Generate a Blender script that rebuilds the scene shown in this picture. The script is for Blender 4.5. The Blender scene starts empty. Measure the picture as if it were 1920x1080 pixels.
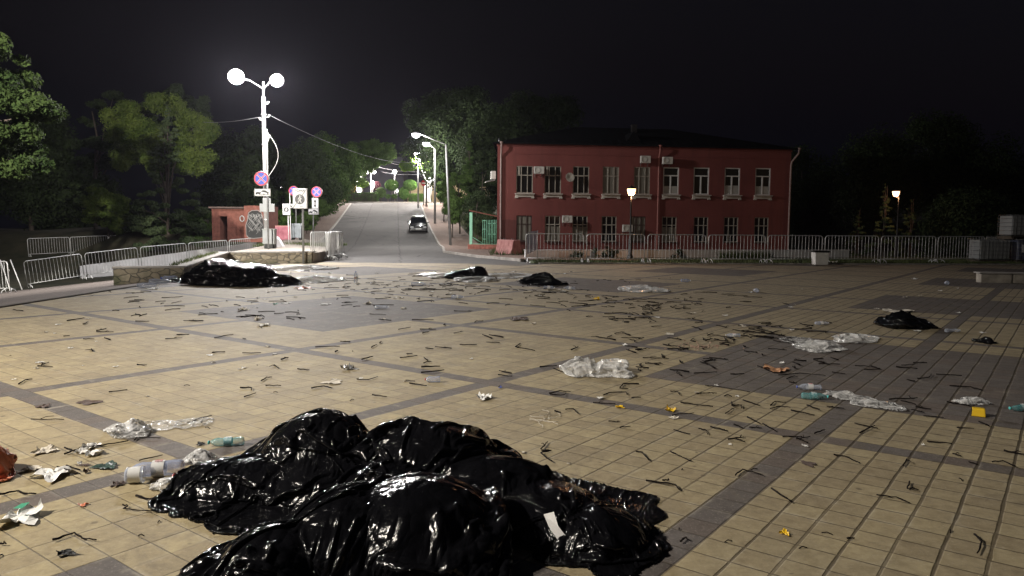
import bpy, math, random, time
import numpy as np
from mathutils import Vector, Matrix
T0 = time.time()
GLOW_HAZE = 0.00012
# ------------------------------------------------------------ camera, world, exposure
SC = bpy.context.scene
COL = SC.collection
F_PX, CAM_H = 1387.0, 1.6
PITCH, ROLL, YAW = 0.0811, 0.00785, 0.64587
cam_d = bpy.data.cameras.new("camera")
cam = bpy.data.objects.new("camera", cam_d)
COL.objects.link(cam)
cam_d.sensor_width = 36.0
cam_d.lens = 36.0 * F_PX / 1920.0
cam_d.clip_start = 0.05
cam_d.clip_end = 2000.0
_cp, _sp, _cr, _sr = math.cos(PITCH), math.sin(PITCH), math.cos(ROLL), math.sin(ROLL)
_up0 = Vector((0, _sp, _cp)); _r0 = Vector((1, 0, 0)); _fw = Vector((0, _cp, -_sp))
_r = _r0 * _cr + _up0 * _sr; _u = _up0 * _cr - _r0 * _sr
_m = Matrix((( _r.x, _u.x, -_fw.x, 0), (_r.y, _u.y, -_fw.y, 0), (_r.z, _u.z, -_fw.z, CAM_H), (0, 0, 0, 1)))
cam.matrix_world = _m
SC.camera = cam
SC.view_settings.view_transform = 'Standard'
SC.view_settings.look = 'None'
SC.view_settings.exposure = 0.18
SC.view_settings.gamma = 1.0
SC.cycles.use_denoising = True
SC.cycles.max_bounces = 6
SC.cycles.transparent_max_bounces = 16
SC.cycles.sample_clamp_indirect = 4.0
SC.cycles.caustics_reflective = False
SC.cycles.caustics_refractive = False
W = bpy.data.worlds.new("World"); SC.world = W; W.use_nodes = True
_n = W.node_tree.nodes; _l = W.node_tree.links
_bg = _n['Background']
_sky = _n.new('ShaderNodeTexSky'); _sky.sky_type = 'NISHITA'; _sky.sun_disc = False
_sky.sun_elevation = math.radians(-4.0); _sky.sun_rotation = math.radians(160.0)
_add = _n.new('ShaderNodeMix'); _add.data_type = 'RGBA'; _add.blend_type = 'ADD'; _add.inputs[0].default_value = 1.0; _add.inputs[7].default_value = (.013, .0135, .024, 1)
_l.new(_sky.outputs[0], _add.inputs[6]); _l.new(_add.outputs[2], _bg.inputs[0]); _bg.inputs[1].default_value = SKY_STRENGTH if 'SKY_STRENGTH' in globals() else 0.12
sun_d = bpy.data.lights.new("faint_fill_light", 'SUN'); sun_d.energy = 0.004; sun_d.angle = math.radians(0.5); sun_d.color = (0.85, 0.9, 1.0)  # faint fill added to lift dark areas, no known moon behind it
sun = bpy.data.objects.new("faint_fill_light", sun_d); COL.objects.link(sun)
sun.rotation_euler = (math.radians(50), 0, math.radians(-20))

def ray(u, v):
    X = (u - 960) / F_PX; Y = (540 - v) / F_PX
    return _fw + _r * X + _u * Y
def at(u, v, D):                       # point on the photo's ray (u, v) at distance D ahead
    d = ray(u, v); t = D / d.y
    return Vector((d.x * t, D, CAM_H + d.z * t))
def gnd(u, v, z=0.0):
    d = ray(u, v); t = (z - CAM_H) / d.z
    return Vector((d.x * t, d.y * t, z))
# ------------------------------------------------------------ materials
class NT:
    def __init__(s, name):
        s.m = bpy.data.materials.new(name); s.m.use_nodes = True
        s.t = s.m.node_tree; s.N = s.t.nodes; s.b = s.N['Principled BSDF']; s.out = s.N['Material Output']
    def n(s, typ, **kw):
        x = s.N.new('ShaderNode' + typ)
        for k, v in kw.items(): setattr(x, k, v)
        return x
    def lk(s, a, b): s.t.links.new(a, b)
    def put(s, sock, v):
        if hasattr(v, 'is_output') or isinstance(v, bpy.types.NodeSocket): s.lk(v, sock)
        else: sock.default_value = v
    def M(s, op, a, b=0.0, c=None, clamp=False):
        x = s.n('Math', operation=op, use_clamp=clamp); s.put(x.inputs[0], a); s.put(x.inputs[1], b)
        if c is not None: s.put(x.inputs[2], c)
        return x.outputs[0]
    def mix(s, f, a, b, mode='MIX'):
        x = s.n('Mix', data_type='RGBA', blend_type=mode); s.put(x.inputs[0], f)
        for i, v in ((6, a), (7, b)):
            s.put(x.inputs[i], tuple(v) + (1,) if isinstance(v, (tuple, list)) and len(v) == 3 else v)
        return x.outputs[2]
    def noise(s, sc, det=3.0, rough=0.55, vec=None, dist=0.0):
        x = s.n('TexNoise'); x.inputs['Scale'].default_value = sc; x.inputs['Detail'].default_value = det
        x.inputs['Roughness'].default_value = rough; x.inputs['Distortion'].default_value = dist
        s.lk(vec if vec is not None else s.pos(), x.inputs['Vector']); return x.outputs['Fac']
    def pos(s):
        if not hasattr(s, '_p'): s._p = s.n('TexCoord').outputs['Object']
        return s._p
    def wpos(s):
        if not hasattr(s, '_w'): s._w = s.n('NewGeometry').outputs['Position']
        return s._w
    def ramp(s, f, a, b, ca=0.0, cb=1.0):
        x = s.n('MapRange', clamp=True); s.put(x.inputs[0], f)
        for i, v in enumerate((a, b, ca, cb)): s.put(x.inputs[i + 1], v)
        return x.outputs[0]
    def bump(s, h, st=0.3, d=0.01):
        x = s.n('Bump'); x.inputs['Strength'].default_value = st; x.inputs['Distance'].default_value = d
        s.lk(h, x.inputs['Height']); s.lk(x.outputs[0], s.b.inputs['Normal'])

def facets(k, P, layers, dist=.35):
    ns = k.n('TexNoise'); ns.inputs['Scale'].default_value = 5.0; ns.inputs['Detail'].default_value = 3; k.lk(P, ns.inputs['Vector']); Nn = k.n('NewGeometry').outputs['Normal']
    for (sc_, amp, st) in layers:
        m2_ = k.n('Mapping'); m2_.inputs['Scale'].default_value = st; m2_.inputs['Rotation'].default_value = (.2 * sc_, .5, sc_); k.lk(P, m2_.inputs[0])
        va = k.n('VectorMath', operation='MULTIPLY_ADD'); k.lk(ns.outputs['Color'], va.inputs[0]); va.inputs[1].default_value = (dist,) * 3; k.lk(m2_.outputs[0], va.inputs[2])
        vo = k.n('TexVoronoi'); vo.inputs['Scale'].default_value = sc_; k.lk(va.outputs[0], vo.inputs['Vector'])
        s1 = k.n('VectorMath', operation='SUBTRACT'); k.lk(vo.outputs['Color'], s1.inputs[0]); s1.inputs[1].default_value = (.5, .5, .5)
        s2 = k.n('VectorMath', operation='MULTIPLY_ADD'); k.lk(s1.outputs[0], s2.inputs[0]); s2.inputs[1].default_value = (amp, amp, amp); k.lk(Nn, s2.inputs[2]); Nn = s2.outputs[0]
    nn = k.n('VectorMath', operation='NORMALIZE'); k.lk(Nn, nn.inputs[0]); return nn.outputs[0]
def mat(name, col, rough=0.6, metal=0.0, var=0.25, ns=3.0, bump=0.0, bs=30.0, col2=None, spec=0.5, emit=None, es=0.0, coat=0.0):
    k = NT(name)
    if var or col2:
        f = k.ramp(k.noise(ns, 4.0), 0.3, 0.7)
        a = tuple(c * (1 - var) for c in col); b = col2 or tuple(min(1, c * (1 + var)) for c in col)
        k.lk(k.mix(f, a, b), k.b.inputs['Base Color'])
    else: k.b.inputs['Base Color'].default_value = tuple(col) + (1,)
    k.b.inputs['Roughness'].default_value = rough; k.b.inputs['Metallic'].default_value = metal
    k.b.inputs['Specular IOR Level'].default_value = spec; k.b.inputs['Coat Weight'].default_value = coat
    if bump: k.bump(k.noise(bs, 4.0), bump, 0.01)
    if emit: k.b.inputs['Emission Color'].default_value = tuple(emit) + (1,); k.b.inputs['Emission Strength'].default_value = es
    return k.m
# ------------------------------------------------------------ mesh building
def frame_of(d):
    d = Vector(d).normalized(); a = Vector((0, 0, 1)) if abs(d.z) < 0.95 else Vector((1, 0, 0))
    x = d.cross(a).normalized(); return x, d.cross(x).normalized()
class MB:
    def __init__(s): s.v = []; s.f = []; s.mi = []; s.sm = []; s.cm = 0
    def add(s, vs, fs, smooth=False):
        o = len(s.v); s.v += [tuple(x) for x in vs]
        for f in fs: s.f.append([i + o for i in f]); s.mi.append(s.cm); s.sm.append(smooth)
        return s
    def box(s, c, d, rz=0.0, R=None, taper=1.0):
        hx, hy, hz = d[0] / 2, d[1] / 2, d[2] / 2
        M = R if R is not None else Matrix.Rotation(rz, 3, 'Z'); c = Vector(c)
        vs = [c + M @ Vector((sx * hx * (taper if sz > 0 else 1), sy * hy * (taper if sz > 0 else 1), sz * hz)) for sz in (-1, 1) for sy in (-1, 1) for sx in (-1, 1)]
        return s.add(vs, [(0, 2, 3, 1), (4, 5, 7, 6), (0, 1, 5, 4), (2, 6, 7, 3), (0, 4, 6, 2), (1, 3, 7, 5)])
    def tube(s, pts, r, n=8, caps=True, r2=None):
        pts = [Vector(p) for p in pts]; m = len(pts); vs = []; fs = []
        for i, p in enumerate(pts):
            d = pts[min(i + 1, m - 1)] - pts[max(i - 1, 0)]
            if i == 0: x, y = frame_of(d)
            else:
                dn = d.normalized(); x = (x - dn * x.dot(dn)).normalized(); y = dn.cross(x)
            rr = r if r2 is None else r + (r2 - r) * i / max(1, m - 1)
            if isinstance(r, (list, tuple)): rr = r[i]
            for k in range(n):
                a = 2 * math.pi * k / n; vs.append(p + x * (rr * math.cos(a)) + y * (rr * math.sin(a)))
        for i in range(m - 1):
            for k in range(n):
                a = i * n + k; b = i * n + (k + 1) % n; fs.append((a, b, b + n, a + n))
        if caps: fs.append(tuple(range(n))[::-1]); fs.append(tuple((m - 1) * n + k for k in range(n)))
        return s.add(vs, fs, True)
    def lathe(s, prof, n=20, c=(0, 0, 0), R=None):
        c = Vector(c); R = R or Matrix.Identity(3); vs = []; fs = []
        for r, z in prof:
            for k in range(n):
                a = 2 * math.pi * k / n; vs.append(c + R @ Vector((r * math.cos(a), r * math.sin(a), z)))
        for i in range(len(prof) - 1):
            for k in range(n):
                a = i * n + k; b = i * n + (k + 1) % n; fs.append((a, b, b + n, a + n))
        return s.add(vs, fs, True)
    def prism(s, poly, p0, ux, uy, w):    # polygon (a, b) pairs in plane ux, uy extruded by vector w
        p0 = Vector(p0); ux = Vector(ux); uy = Vector(uy); w = Vector(w); n = len(poly)
        a = [p0 + ux * x + uy * y for x, y in poly]; b = [p + w for p in a]
        return s.add(a + b, [tuple(range(n))[::-1], tuple(range(n, 2 * n))] + [(i, (i + 1) % n, (i + 1) % n + n, i + n) for i in range(n)])
    def build(s, name, m, parent=None, loc=None, bevel=0.0):
        me = bpy.data.meshes.new(name); me.from_pydata(s.v, [], s.f)
        for x in (m if isinstance(m, (list, tuple)) else [m]): me.materials.append(x)
        me.polygons.foreach_set('material_index', s.mi); me.polygons.foreach_set('use_smooth', s.sm); me.update()
        o = bpy.data.objects.new(name, me); COL.objects.link(o)
        if parent is not None: o.parent = parent
        if loc is not None: o.location = loc
        if bevel:
            b = o.modifiers.new('bevel', 'BEVEL'); b.width = bevel; b.segments = 2; b.limit_method = 'ANGLE'
        return o
def np_mesh(name, co, faces, m, parent=None, loc=None, smooth=True, mi=None):
    co = np.asarray(co, np.float32); faces = np.asarray(faces, np.int32); k = faces.shape[1]
    me = bpy.data.meshes.new(name); me.vertices.add(len(co)); me.vertices.foreach_set('co', co.ravel())
    me.loops.add(faces.size); me.loops.foreach_set('vertex_index', faces.ravel())
    me.polygons.add(len(faces)); me.polygons.foreach_set('loop_start', np.arange(0, faces.size, k, dtype=np.int32))
    me.polygons.foreach_set('use_smooth', np.full(len(faces), smooth))
    if mi is not None: me.polygons.foreach_set('material_index', np.asarray(mi, np.int32))
    for x in (m if isinstance(m, (list, tuple)) else [m]): me.materials.append(x)
    me.update(calc_edges=True)
    o = bpy.data.objects.new(name, me); COL.objects.link(o)
    if parent is not None: o.parent = parent
    if loc is not None: o.location = loc
    return o
def tag(o, label=None, cat=None, group=None, kind=None):
    if label: o['label'] = label
    if cat: o['category'] = cat
    if group: o['group'] = group
    if kind: o['kind'] = kind
    return o
def thing(name, loc, label, cat, group=None, rz=0.0):
    o = bpy.data.objects.new(name, None); COL.objects.link(o); o.empty_display_size = 0.1
    o.location = loc; o.rotation_euler = (0, 0, rz); return tag(o, label, cat, group)
def kids(o): return [c for c in bpy.data.objects if c.parent == o]
def dup(o, loc=None, rz=None, label=None, group=None, parent=None):
    c = o.copy(); COL.objects.link(c)
    if parent is not None: c.parent = parent
    if loc is not None: c.location = loc
    if rz is not None: c.rotation_euler = (0, 0, rz)
    if label: c['label'] = label
    if group: c['group'] = group
    for ch in o.children: dup(ch, parent=c)
    return c
# ------------------------------------------------------------ noise + crumpled film
def upsample(a, n):
    x = np.linspace(0, a.shape[0] - 1, n); i = np.clip(x.astype(int), 0, a.shape[0] - 2); t = x - i; t = t * t * (3 - 2 * t)
    a = a[i] * (1 - t)[:, None] + a[i + 1] * t[:, None]
    x = np.linspace(0, a.shape[1] - 1, n); i = np.clip(x.astype(int), 0, a.shape[1] - 2); t = x - i; t = t * t * (3 - 2 * t)
    return a[:, i] * (1 - t) + a[:, i + 1] * t
def fbm(rng, n, base, octs=4, gain=0.5):
    o = np.zeros((n, n)); w = 1.0; b = base
    for _ in range(octs):
        o += w * upsample(rng.uniform(-1, 1, (b + 1, b + 1)), n); w *= gain; b *= 2
        if b > n: break
    return o
def lin_up(P, n):
    m = P.shape[0]; x = np.linspace(0, m - 1, n); i = np.clip(x.astype(int), 0, m - 2); t = (x - i)
    P = P[i] * (1 - t)[:, None, None] + P[i + 1] * t[:, None, None]
    return P[:, i] * (1 - t)[None, :, None] + P[:, i + 1] * t[None, :, None]
def crumple(outline, lumps, levels=(33, 65, 129), excess=1.45, seed=1, steps=(60, 40, 30), edge=0.02, grav=0.15, noise=0.055, bend=0.15, aniso=0.0, spk=14, hcap=9):
    """A film bag settled on soft lumps: outline = star-shaped ground polygon (x, y); lumps = (x, y, rx, ry, h).
    Solved as a cloth sheet (position constraints) from coarse to fine, so folds of every size form."""
    rng = np.random.default_rng(seed); out = np.array(outline, float); c = out.mean(0); size = math.sqrt(np.ptp(out[:, 0]) * np.ptp(out[:, 1])); top = max(l[4] for l in lumps); noise = noise * min(1.0, size / 1.2, top / .3)
    ang = np.arctan2(out[:, 1] - c[1], out[:, 0] - c[0]); rad = np.hypot(out[:, 0] - c[0], out[:, 1] - c[1])
    k = np.argsort(ang); ang = ang[k]; rad = rad[k]
    ang = np.concatenate([ang - 2 * np.pi, ang, ang + 2 * np.pi]); rad = np.tile(rad, 3)
    def sup(x, y):
        z = np.full_like(x, 0.0); hi = top * hcap
        for (lx, ly, rx, ry, h) in lumps:
            d = ((x - lx) / rx) ** 2 + ((y - ly) / ry) ** 2
            z = np.maximum(z, h * np.clip(1 - d, 0, 1) ** 0.6)
        for (sx, sy, sr, sh, s0) in spikes:
            d = np.hypot(x - sx, y - sy) / sr
            z = np.maximum(z, (s0 + sh) * np.clip(1 - d, 0, 1) ** 0.5)
        return np.minimum(z, hi) if hcap < 5 else z
    spikes = []
    for (lx, ly, rx, ry, h) in lumps:
        for _ in range(int(spk)):
            a = rng.uniform(0, 6.28); q = rng.uniform(0.1, 1.0) ** 0.5; s0 = h * max(0, 1 - q * q) ** 0.6
            spikes.append((lx + rx * q * math.cos(a), ly + ry * q * math.sin(a), rng.uniform(0.1, 0.3) * min(rx, ry), rng.uniform(.04, .22) * h, s0))
    def plane(n):
        g = np.linspace(-1, 1, n); X, Y = np.meshgrid(g, g, indexing='ij')
        dx = X * np.sqrt(1 - Y * Y / 2); dy = Y * np.sqrt(1 - X * X / 2)
        th = np.arctan2(dy, dx); r = np.hypot(dx, dy); R = np.interp(th, ang, rad) * (1 + 0.02 * np.sin(th * 7 + seed) + 0.008 * np.sin(th * 17 + 2 * seed))
        return np.stack([c[0] + np.cos(th) * r * R, c[1] + np.sin(th) * r * R], -1)
    P = None
    for li, n in enumerate(levels):
        xy = plane(n); z = sup(xy[..., 0], xy[..., 1]); ref = np.concatenate([xy, z[..., None]], -1)
        if P is None: P = ref.copy(); P[..., 2] += 0.01 + noise * np.abs(fbm(rng, n, 4, 3))
        else: P = lin_up(P, n); P[..., 2] += noise * 0.5 ** li * fbm(rng, n, n // 4, 2)
        sp = 1.0 / (n - 1)
        P[..., 0] += noise * 0.5 ** li * fbm(rng, n, max(5, n // 5), 2) * 0.7; P[..., 1] += noise * 0.5 ** li * fbm(rng, n, max(5, n // 5), 2) * 0.7
        ex = excess + 0.10 * fbm(rng, n, 5, 2)
        ey = excess + aniso + 0.10 * fbm(rng, n, 5, 2)
        Lx = np.linalg.norm(ref[1:] - ref[:-1], axis=-1) * ex[1:]
        Ly = np.linalg.norm(ref[:, 1:] - ref[:, :-1], axis=-1) * ey[:, 1:]
        Ld = np.linalg.norm(ref[1:, 1:] - ref[:-1, :-1], axis=-1) * ex[1:, 1:]
        Le = np.linalg.norm(ref[1:, :-1] - ref[:-1, 1:], axis=-1) * ex[1:, 1:]
        pin = np.zeros((n, n), bool); pin[0] = pin[-1] = True; pin[:, 0] = pin[:, -1] = True
        fixed = P[pin].copy(); fixed[:, 2] = edge * rng.uniform(0.2, 1.0, len(fixed)); fixed[:, :2] = xy[pin] + rng.normal(0, 0.004, (len(fixed), 2))
        V = np.zeros_like(P)
        def proj(A, B, L, st=1.0):
            d = B - A; l = np.linalg.norm(d, axis=-1) + 1e-9; co = (0.5 * st * (l - L) / l)[..., None] * d
            A += co; B -= co
        def bendp(A, B, L):
            d = B - A; l = np.linalg.norm(d, axis=-1) + 1e-9; co = (0.5 * bend * np.minimum(l - L * 0.8, 0) / l)[..., None] * d
            A += co; B -= co
        dt = 1 / 60.
        for s_ in range(steps[li]):
            Q = P.copy(); V[..., 2] -= 9.8 * dt * grav; P = P + V * dt
            for it in range(4):
                for o in (0, 1):
                    proj(P[o:-1:2], P[o + 1::2], Lx[o::2]); proj(P[:, o:-1:2], P[:, o + 1::2], Ly[:, o::2])
                    proj(P[o:-1:2, :-1], P[o + 1::2, 1:], Ld[o::2], 0.5); proj(P[o:-1:2, 1:], P[o + 1::2, :-1], Le[o::2], 0.5)
                for o in range(4):
                    if P[o:-2:4].shape[0] and P[o + 2::4].shape[0]:
                        a = P[o:-2:4]; b = P[o + 2::4][:a.shape[0]]; bendp(a, b, (Lx[:-1] + Lx[1:])[o::4][:a.shape[0]])
                        a = P[:, o:-2:4]; b = P[:, o + 2::4][:, :a.shape[1]]; bendp(a, b, (Ly[:, :-1] + Ly[:, 1:])[:, o::4][:, :a.shape[1]])
                P[pin] = fixed
                h = sup(P[..., 0], P[..., 1]); P[..., 2] = np.maximum(P[..., 2], h + 0.004)
            V = (P - Q) / dt * 0.92
    P[..., 2] *= min(1.0, top * 1.15 / P[..., 2].max())
    return P
def film(name, P, m, parent=None, loc=(0, 0, 0), lift=0.004):
    n = P.shape[0]; i = np.arange(n * n).reshape(n, n)
    F = np.stack([i[:-1, :-1], i[1:, :-1], i[1:, 1:], i[:-1, 1:]], -1).reshape(-1, 4)
    co = P.reshape(-1, 3).copy(); co[:, 2] += lift; co -= np.array(loc)
    return np_mesh(name, co, F, m, parent, loc)
# ------------------------------------------------------------ lamps: light helper
def plight(name, loc, e, col=(1, 1, 1), r=0.2, parent=None):
    d = bpy.data.lights.new(name, 'POINT'); d.energy = e; d.color = col; d.shadow_soft_size = r
    o = bpy.data.objects.new(name, d); COL.objects.link(o)
    if parent is not None: o.parent = parent
    o.location = loc; return o
# ------------------------------------------------------------ terrain
def sm(a, b, x):
    t = np.clip((np.asarray(x, float) - a) / (b - a), 0, 1); return t * t * (3 - 2 * t)
_KY = [-60, 52, 60, 71, 80, 92, 105, 112, 130, 600]; _KZ = [0, 0, .12, 1.0, 1.9, 3.25, 4.75, 5.25, 5.6, 6.6]
def kerb_l(y): return -15.0 - (np.asarray(y, float) - 55) * 0.156
def kerb_r(y): return -5.2 - (np.asarray(y, float) - 55) * 0.156
def hz(x, y):
    x = np.asarray(x, float); y = np.asarray(y, float)
    z = np.interp(y, _KY, _KZ) * sm(-48, -32, x)
    z = z - 0.115 * np.clip(-10.3 - x, 0, 14) * (1 - sm(44, 62, y) * sm(-36, -24, x))
    bank = np.clip((kerb_l(y) - 3.2 - x) * 0.35, 0, 2.6) * sm(50, 60, y) * (1 - sm(104, 116, y))
    bank2 = np.clip((x - kerb_r(y) - 3.4) * 0.3, 0, 1.5) * sm(60, 72, y) * (1 - sm(104, 116, y))
    return z + bank + bank2
def hz1(x, y): return float(hz(x, y))
def sheet(name, xs_of_y, ys, nx, m, lift, fn=hz):
    ys = np.asarray(ys, float); co = []
    for y in ys:
        a, b = xs_of_y(y); x = np.linspace(a, b, nx); z = fn(x, np.full(nx, y)) + lift
        co.append(np.stack([x, np.full(nx, y), z], -1))
    co = np.array(co); n = len(ys); i = np.arange(n * nx).reshape(n, nx)
    F = np.stack([i[:-1, :-1], i[:-1, 1:], i[1:, 1:], i[1:, :-1]], -1).reshape(-1, 4)
    return tag(np_mesh(name, co.reshape(-1, 3), F, m, smooth=True), kind='structure')

# ---- materials of the setting
def paving_material():
    k = NT('paving_slabs'); P = k.wpos(); sx = k.n('SeparateXYZ'); k.lk(P, sx.inputs[0]); X, Y = sx.outputs[0], sx.outputs[1]
    M = k.M; sn, cs = math.sin(YAW), math.cos(YAW)
    p = M('ADD', M('MULTIPLY', X, sn), M('MULTIPLY', Y, cs)); q = M('SUBTRACT', M('MULTIPLY', X, cs), M('MULTIPLY', Y, sn))
    wob = M('MULTIPLY', M('SUBTRACT', k.noise(1.3, 2, vec=P), 0.5), 0.02)
    S = 0.2
    a = M('DIVIDE', M('ADD', M('SUBTRACT', p, 2.6), wob), S); b = M('DIVIDE', M('ADD', M('ADD', q, 1.63), wob), S)
    ia, ib = M('FLOOR', a), M('FLOOR', b); fa, fb = M('FRACT', a), M('FRACT', b)
    # random value per slab
    cv = k.n('CombineXYZ'); k.lk(ia, cv.inputs[0]); k.lk(ib, cv.inputs[1]); wn = k.n('TexWhiteNoise', noise_dimensions='2D'); k.lk(cv.outputs[0], wn.inputs['Vector'])
    rnd = wn.outputs['Value']; rc = wn.outputs['Color']
    # joints: distance to the slab edge
    ja = M('MINIMUM', fa, M('SUBTRACT', 1.0, fa)); jb = M('MINIMUM', fb, M('SUBTRACT', 1.0, fb))
    nz = k.noise(6.0, 3, vec=P)
    right = k.ramp(X, -1.0, 3.5)
    wa = M('ADD', 0.008, M('MULTIPLY', nz, M('ADD', 0.022, M('MULTIPLY', right, 0.02))))
    wb = M('ADD', 0.014, M('MULTIPLY', nz, M('ADD', 0.022, M('MULTIPLY', right, 0.045))))
    ga = k.ramp(M('DIVIDE', ja, wa), 0.6, 1.4); gb = k.ramp(M('DIVIDE', jb, wb), 0.6, 1.4)
    # on the left some cross joints are packed flush, so slabs read longer there
    odd = M('MULTIPLY', M('GREATER_THAN', M('FRACT', M('MULTIPLY', M('ROUND', b), 0.5)), 0.25), M('SUBTRACT', 1.0, right))
    gb = M('MAXIMUM', gb, M('MULTIPLY', odd, 0.75))
    j = M('MULTIPLY', ga, gb)
    joint = M('SUBTRACT', 1.0, j)
    # pattern
    pc = M('ADD', M('MULTIPLY', M('ADD', ia, 0.5), S), 2.6); qc = M('SUBTRACT', M('MULTIPLY', M('ADD', ib, 0.5), S), 1.63)
    def per(v, o, T=3.2):
        t = M('FRACT', M('ADD', M('DIVIDE', M('SUBTRACT', v, o), T), 100.5)); return M('LESS_THAN', M('ABSOLUTE', M('SUBTRACT', t, 0.5)), 0.101 / T)
    bp, bq = per(pc, 2.7), per(qc, -1.53)
    def boxes(v, cs_, h):
        o = None
        for c_ in cs_:
            t = M('COMPARE', v, c_, h); o = t if o is None else M('MAXIMUM', o, t)
        return o
    patch = M('MULTIPLY', boxes(pc, (-0.5, 9.25, 18.4, 27.2, 36.4), 2.1), boxes(qc, (-20.8, -11.2, -1.6, 8.1, 17.7), 2.12))
    inner = M('MULTIPLY', patch, M('SUBTRACT', 1.0, M('MULTIPLY', M('MAXIMUM', bp, bq), 0.5)))
    dark = M('MAXIMUM', M('MAXIMUM', bp, bq), patch)
    big = k.ramp(k.noise(0.35, 4, .6, P), .3, .7); mid = k.ramp(k.noise(2.2, 5, .6, P, .8), .3, .72); fine = k.noise(60, 3, .7, P); f2 = k.noise(14, 5, .7, P)
    yel = k.mix(big, (.43, .35, .195), (.41, .34, .215))
    yel = k.mix(M('MULTIPLY', right, 0.8), yel, (.36, .30, .19))
    far = k.ramp(Y, 8, 28); yel = k.mix(M('MULTIPLY', far, .7), yel, (.40, .325, .235))
    yel = k.mix(M('MULTIPLY', mid, .55), yel, (.25, .21, .14))
    drk = k.mix(big, (.125, .108, .098), (.145, .13, .125))
    drk = k.mix(M('MULTIPLY', M('GREATER_THAN', rnd, .8), .3), drk, (.12, .08, .06))
    colr = k.mix(dark, yel, drk)
    hs = k.n('HueSaturation'); k.lk(colr, hs.inputs['Color']); k.lk(M('ADD', 0.86, M('MULTIPLY', rnd, 0.2)), hs.inputs['Value'])
    k.lk(M('ADD', .497, M('MULTIPLY', rnd, .006)), hs.inputs['Hue'])
    c = k.mix(k.ramp(f2, .35, .62), k.mix(1.0, hs.outputs[0], (.74, .72, .70), 'MULTIPLY'), hs.outputs[0])
    c = k.mix(M('MULTIPLY', k.ramp(fine, .55, .75), .35), c, (.55, .5, .42))
    c = k.mix(M('MULTIPLY', k.ramp(k.noise(7.5, 6, .75, P, 3.0), .55, .7), M('MULTIPLY', .35, M('ADD', .4, right))), c, (.16, .135, .11))
    # pale lime bloom along some slab edges, blotchy stains, small spots
    bloom = M('MULTIPLY', M('MULTIPLY', k.ramp(M('MINIMUM', ja, jb), .16, .04), k.ramp(k.noise(3.1, 4, .7, P), .5, .75)), .5)
    c = k.mix(bloom, c, (.55, .50, .40))
    stain = k.ramp(k.noise(1.1, 6, .72, P, 1.5), .56, .72); c = k.mix(M('MULTIPLY', stain, .62), c, (.14, .115, .085))
    blot = k.ramp(k.noise(4.3, 5, .75, P, 2.2), .6, .74); c = k.mix(M('MULTIPLY', blot, .5), c, (.12, .09, .06))
    vo = k.n('TexVoronoi'); vo.inputs['Scale'].default_value = 5.0; k.lk(P, vo.inputs['Vector'])
    spot = M('MULTIPLY', k.ramp(vo.outputs['Distance'], .11, .07), M('GREATER_THAN', k.noise(1.7, 2, .5, P), .56)); c = k.mix(M('MULTIPLY', spot, .55), c, (.08, .06, .045))
    c = k.mix(M('MULTIPLY', joint, M('ADD', .55, M('MULTIPLY', right, .3))), c, (.05, .037, .022))
    k.lk(c, k.b.inputs['Base Color'])
    k.lk(M('ADD', .62, M('MULTIPLY', f2, .3)), k.b.inputs['Roughness']); k.b.inputs['Specular IOR Level'].default_value = .35
    h = M('ADD', M('ADD', j, M('MULTIPLY', fine, .12)), M('ADD', M('MULTIPLY', f2, .25), M('MULTIPLY', rnd, .5)))
    k.bump(h, .55, .008)
    return k.m
def asphalt_material(name, a, b, scale=1.0):
    k = NT(name); P = k.wpos(); n1 = k.ramp(k.noise(.25 * scale, 5, .6, P, 1.0), .3, .7); n2 = k.noise(40, 3, .7, P)
    c = k.mix(n1, a, b); c = k.mix(k.ramp(n2, .45, .7), c, tuple(x * 1.35 for x in b))
    st = k.ramp(k.noise(.9, 6, .7, P, 2.5), .58, .68); c = k.mix(k.M('MULTIPLY', st, .6), c, tuple(x * .4 for x in a))
    k.lk(c, k.b.inputs['Base Color']); k.b.inputs['Roughness'].default_value = .9; k.b.inputs['Specular IOR Level'].default_value = .15; k.bump(n2, .4, .01); return k.m
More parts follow.
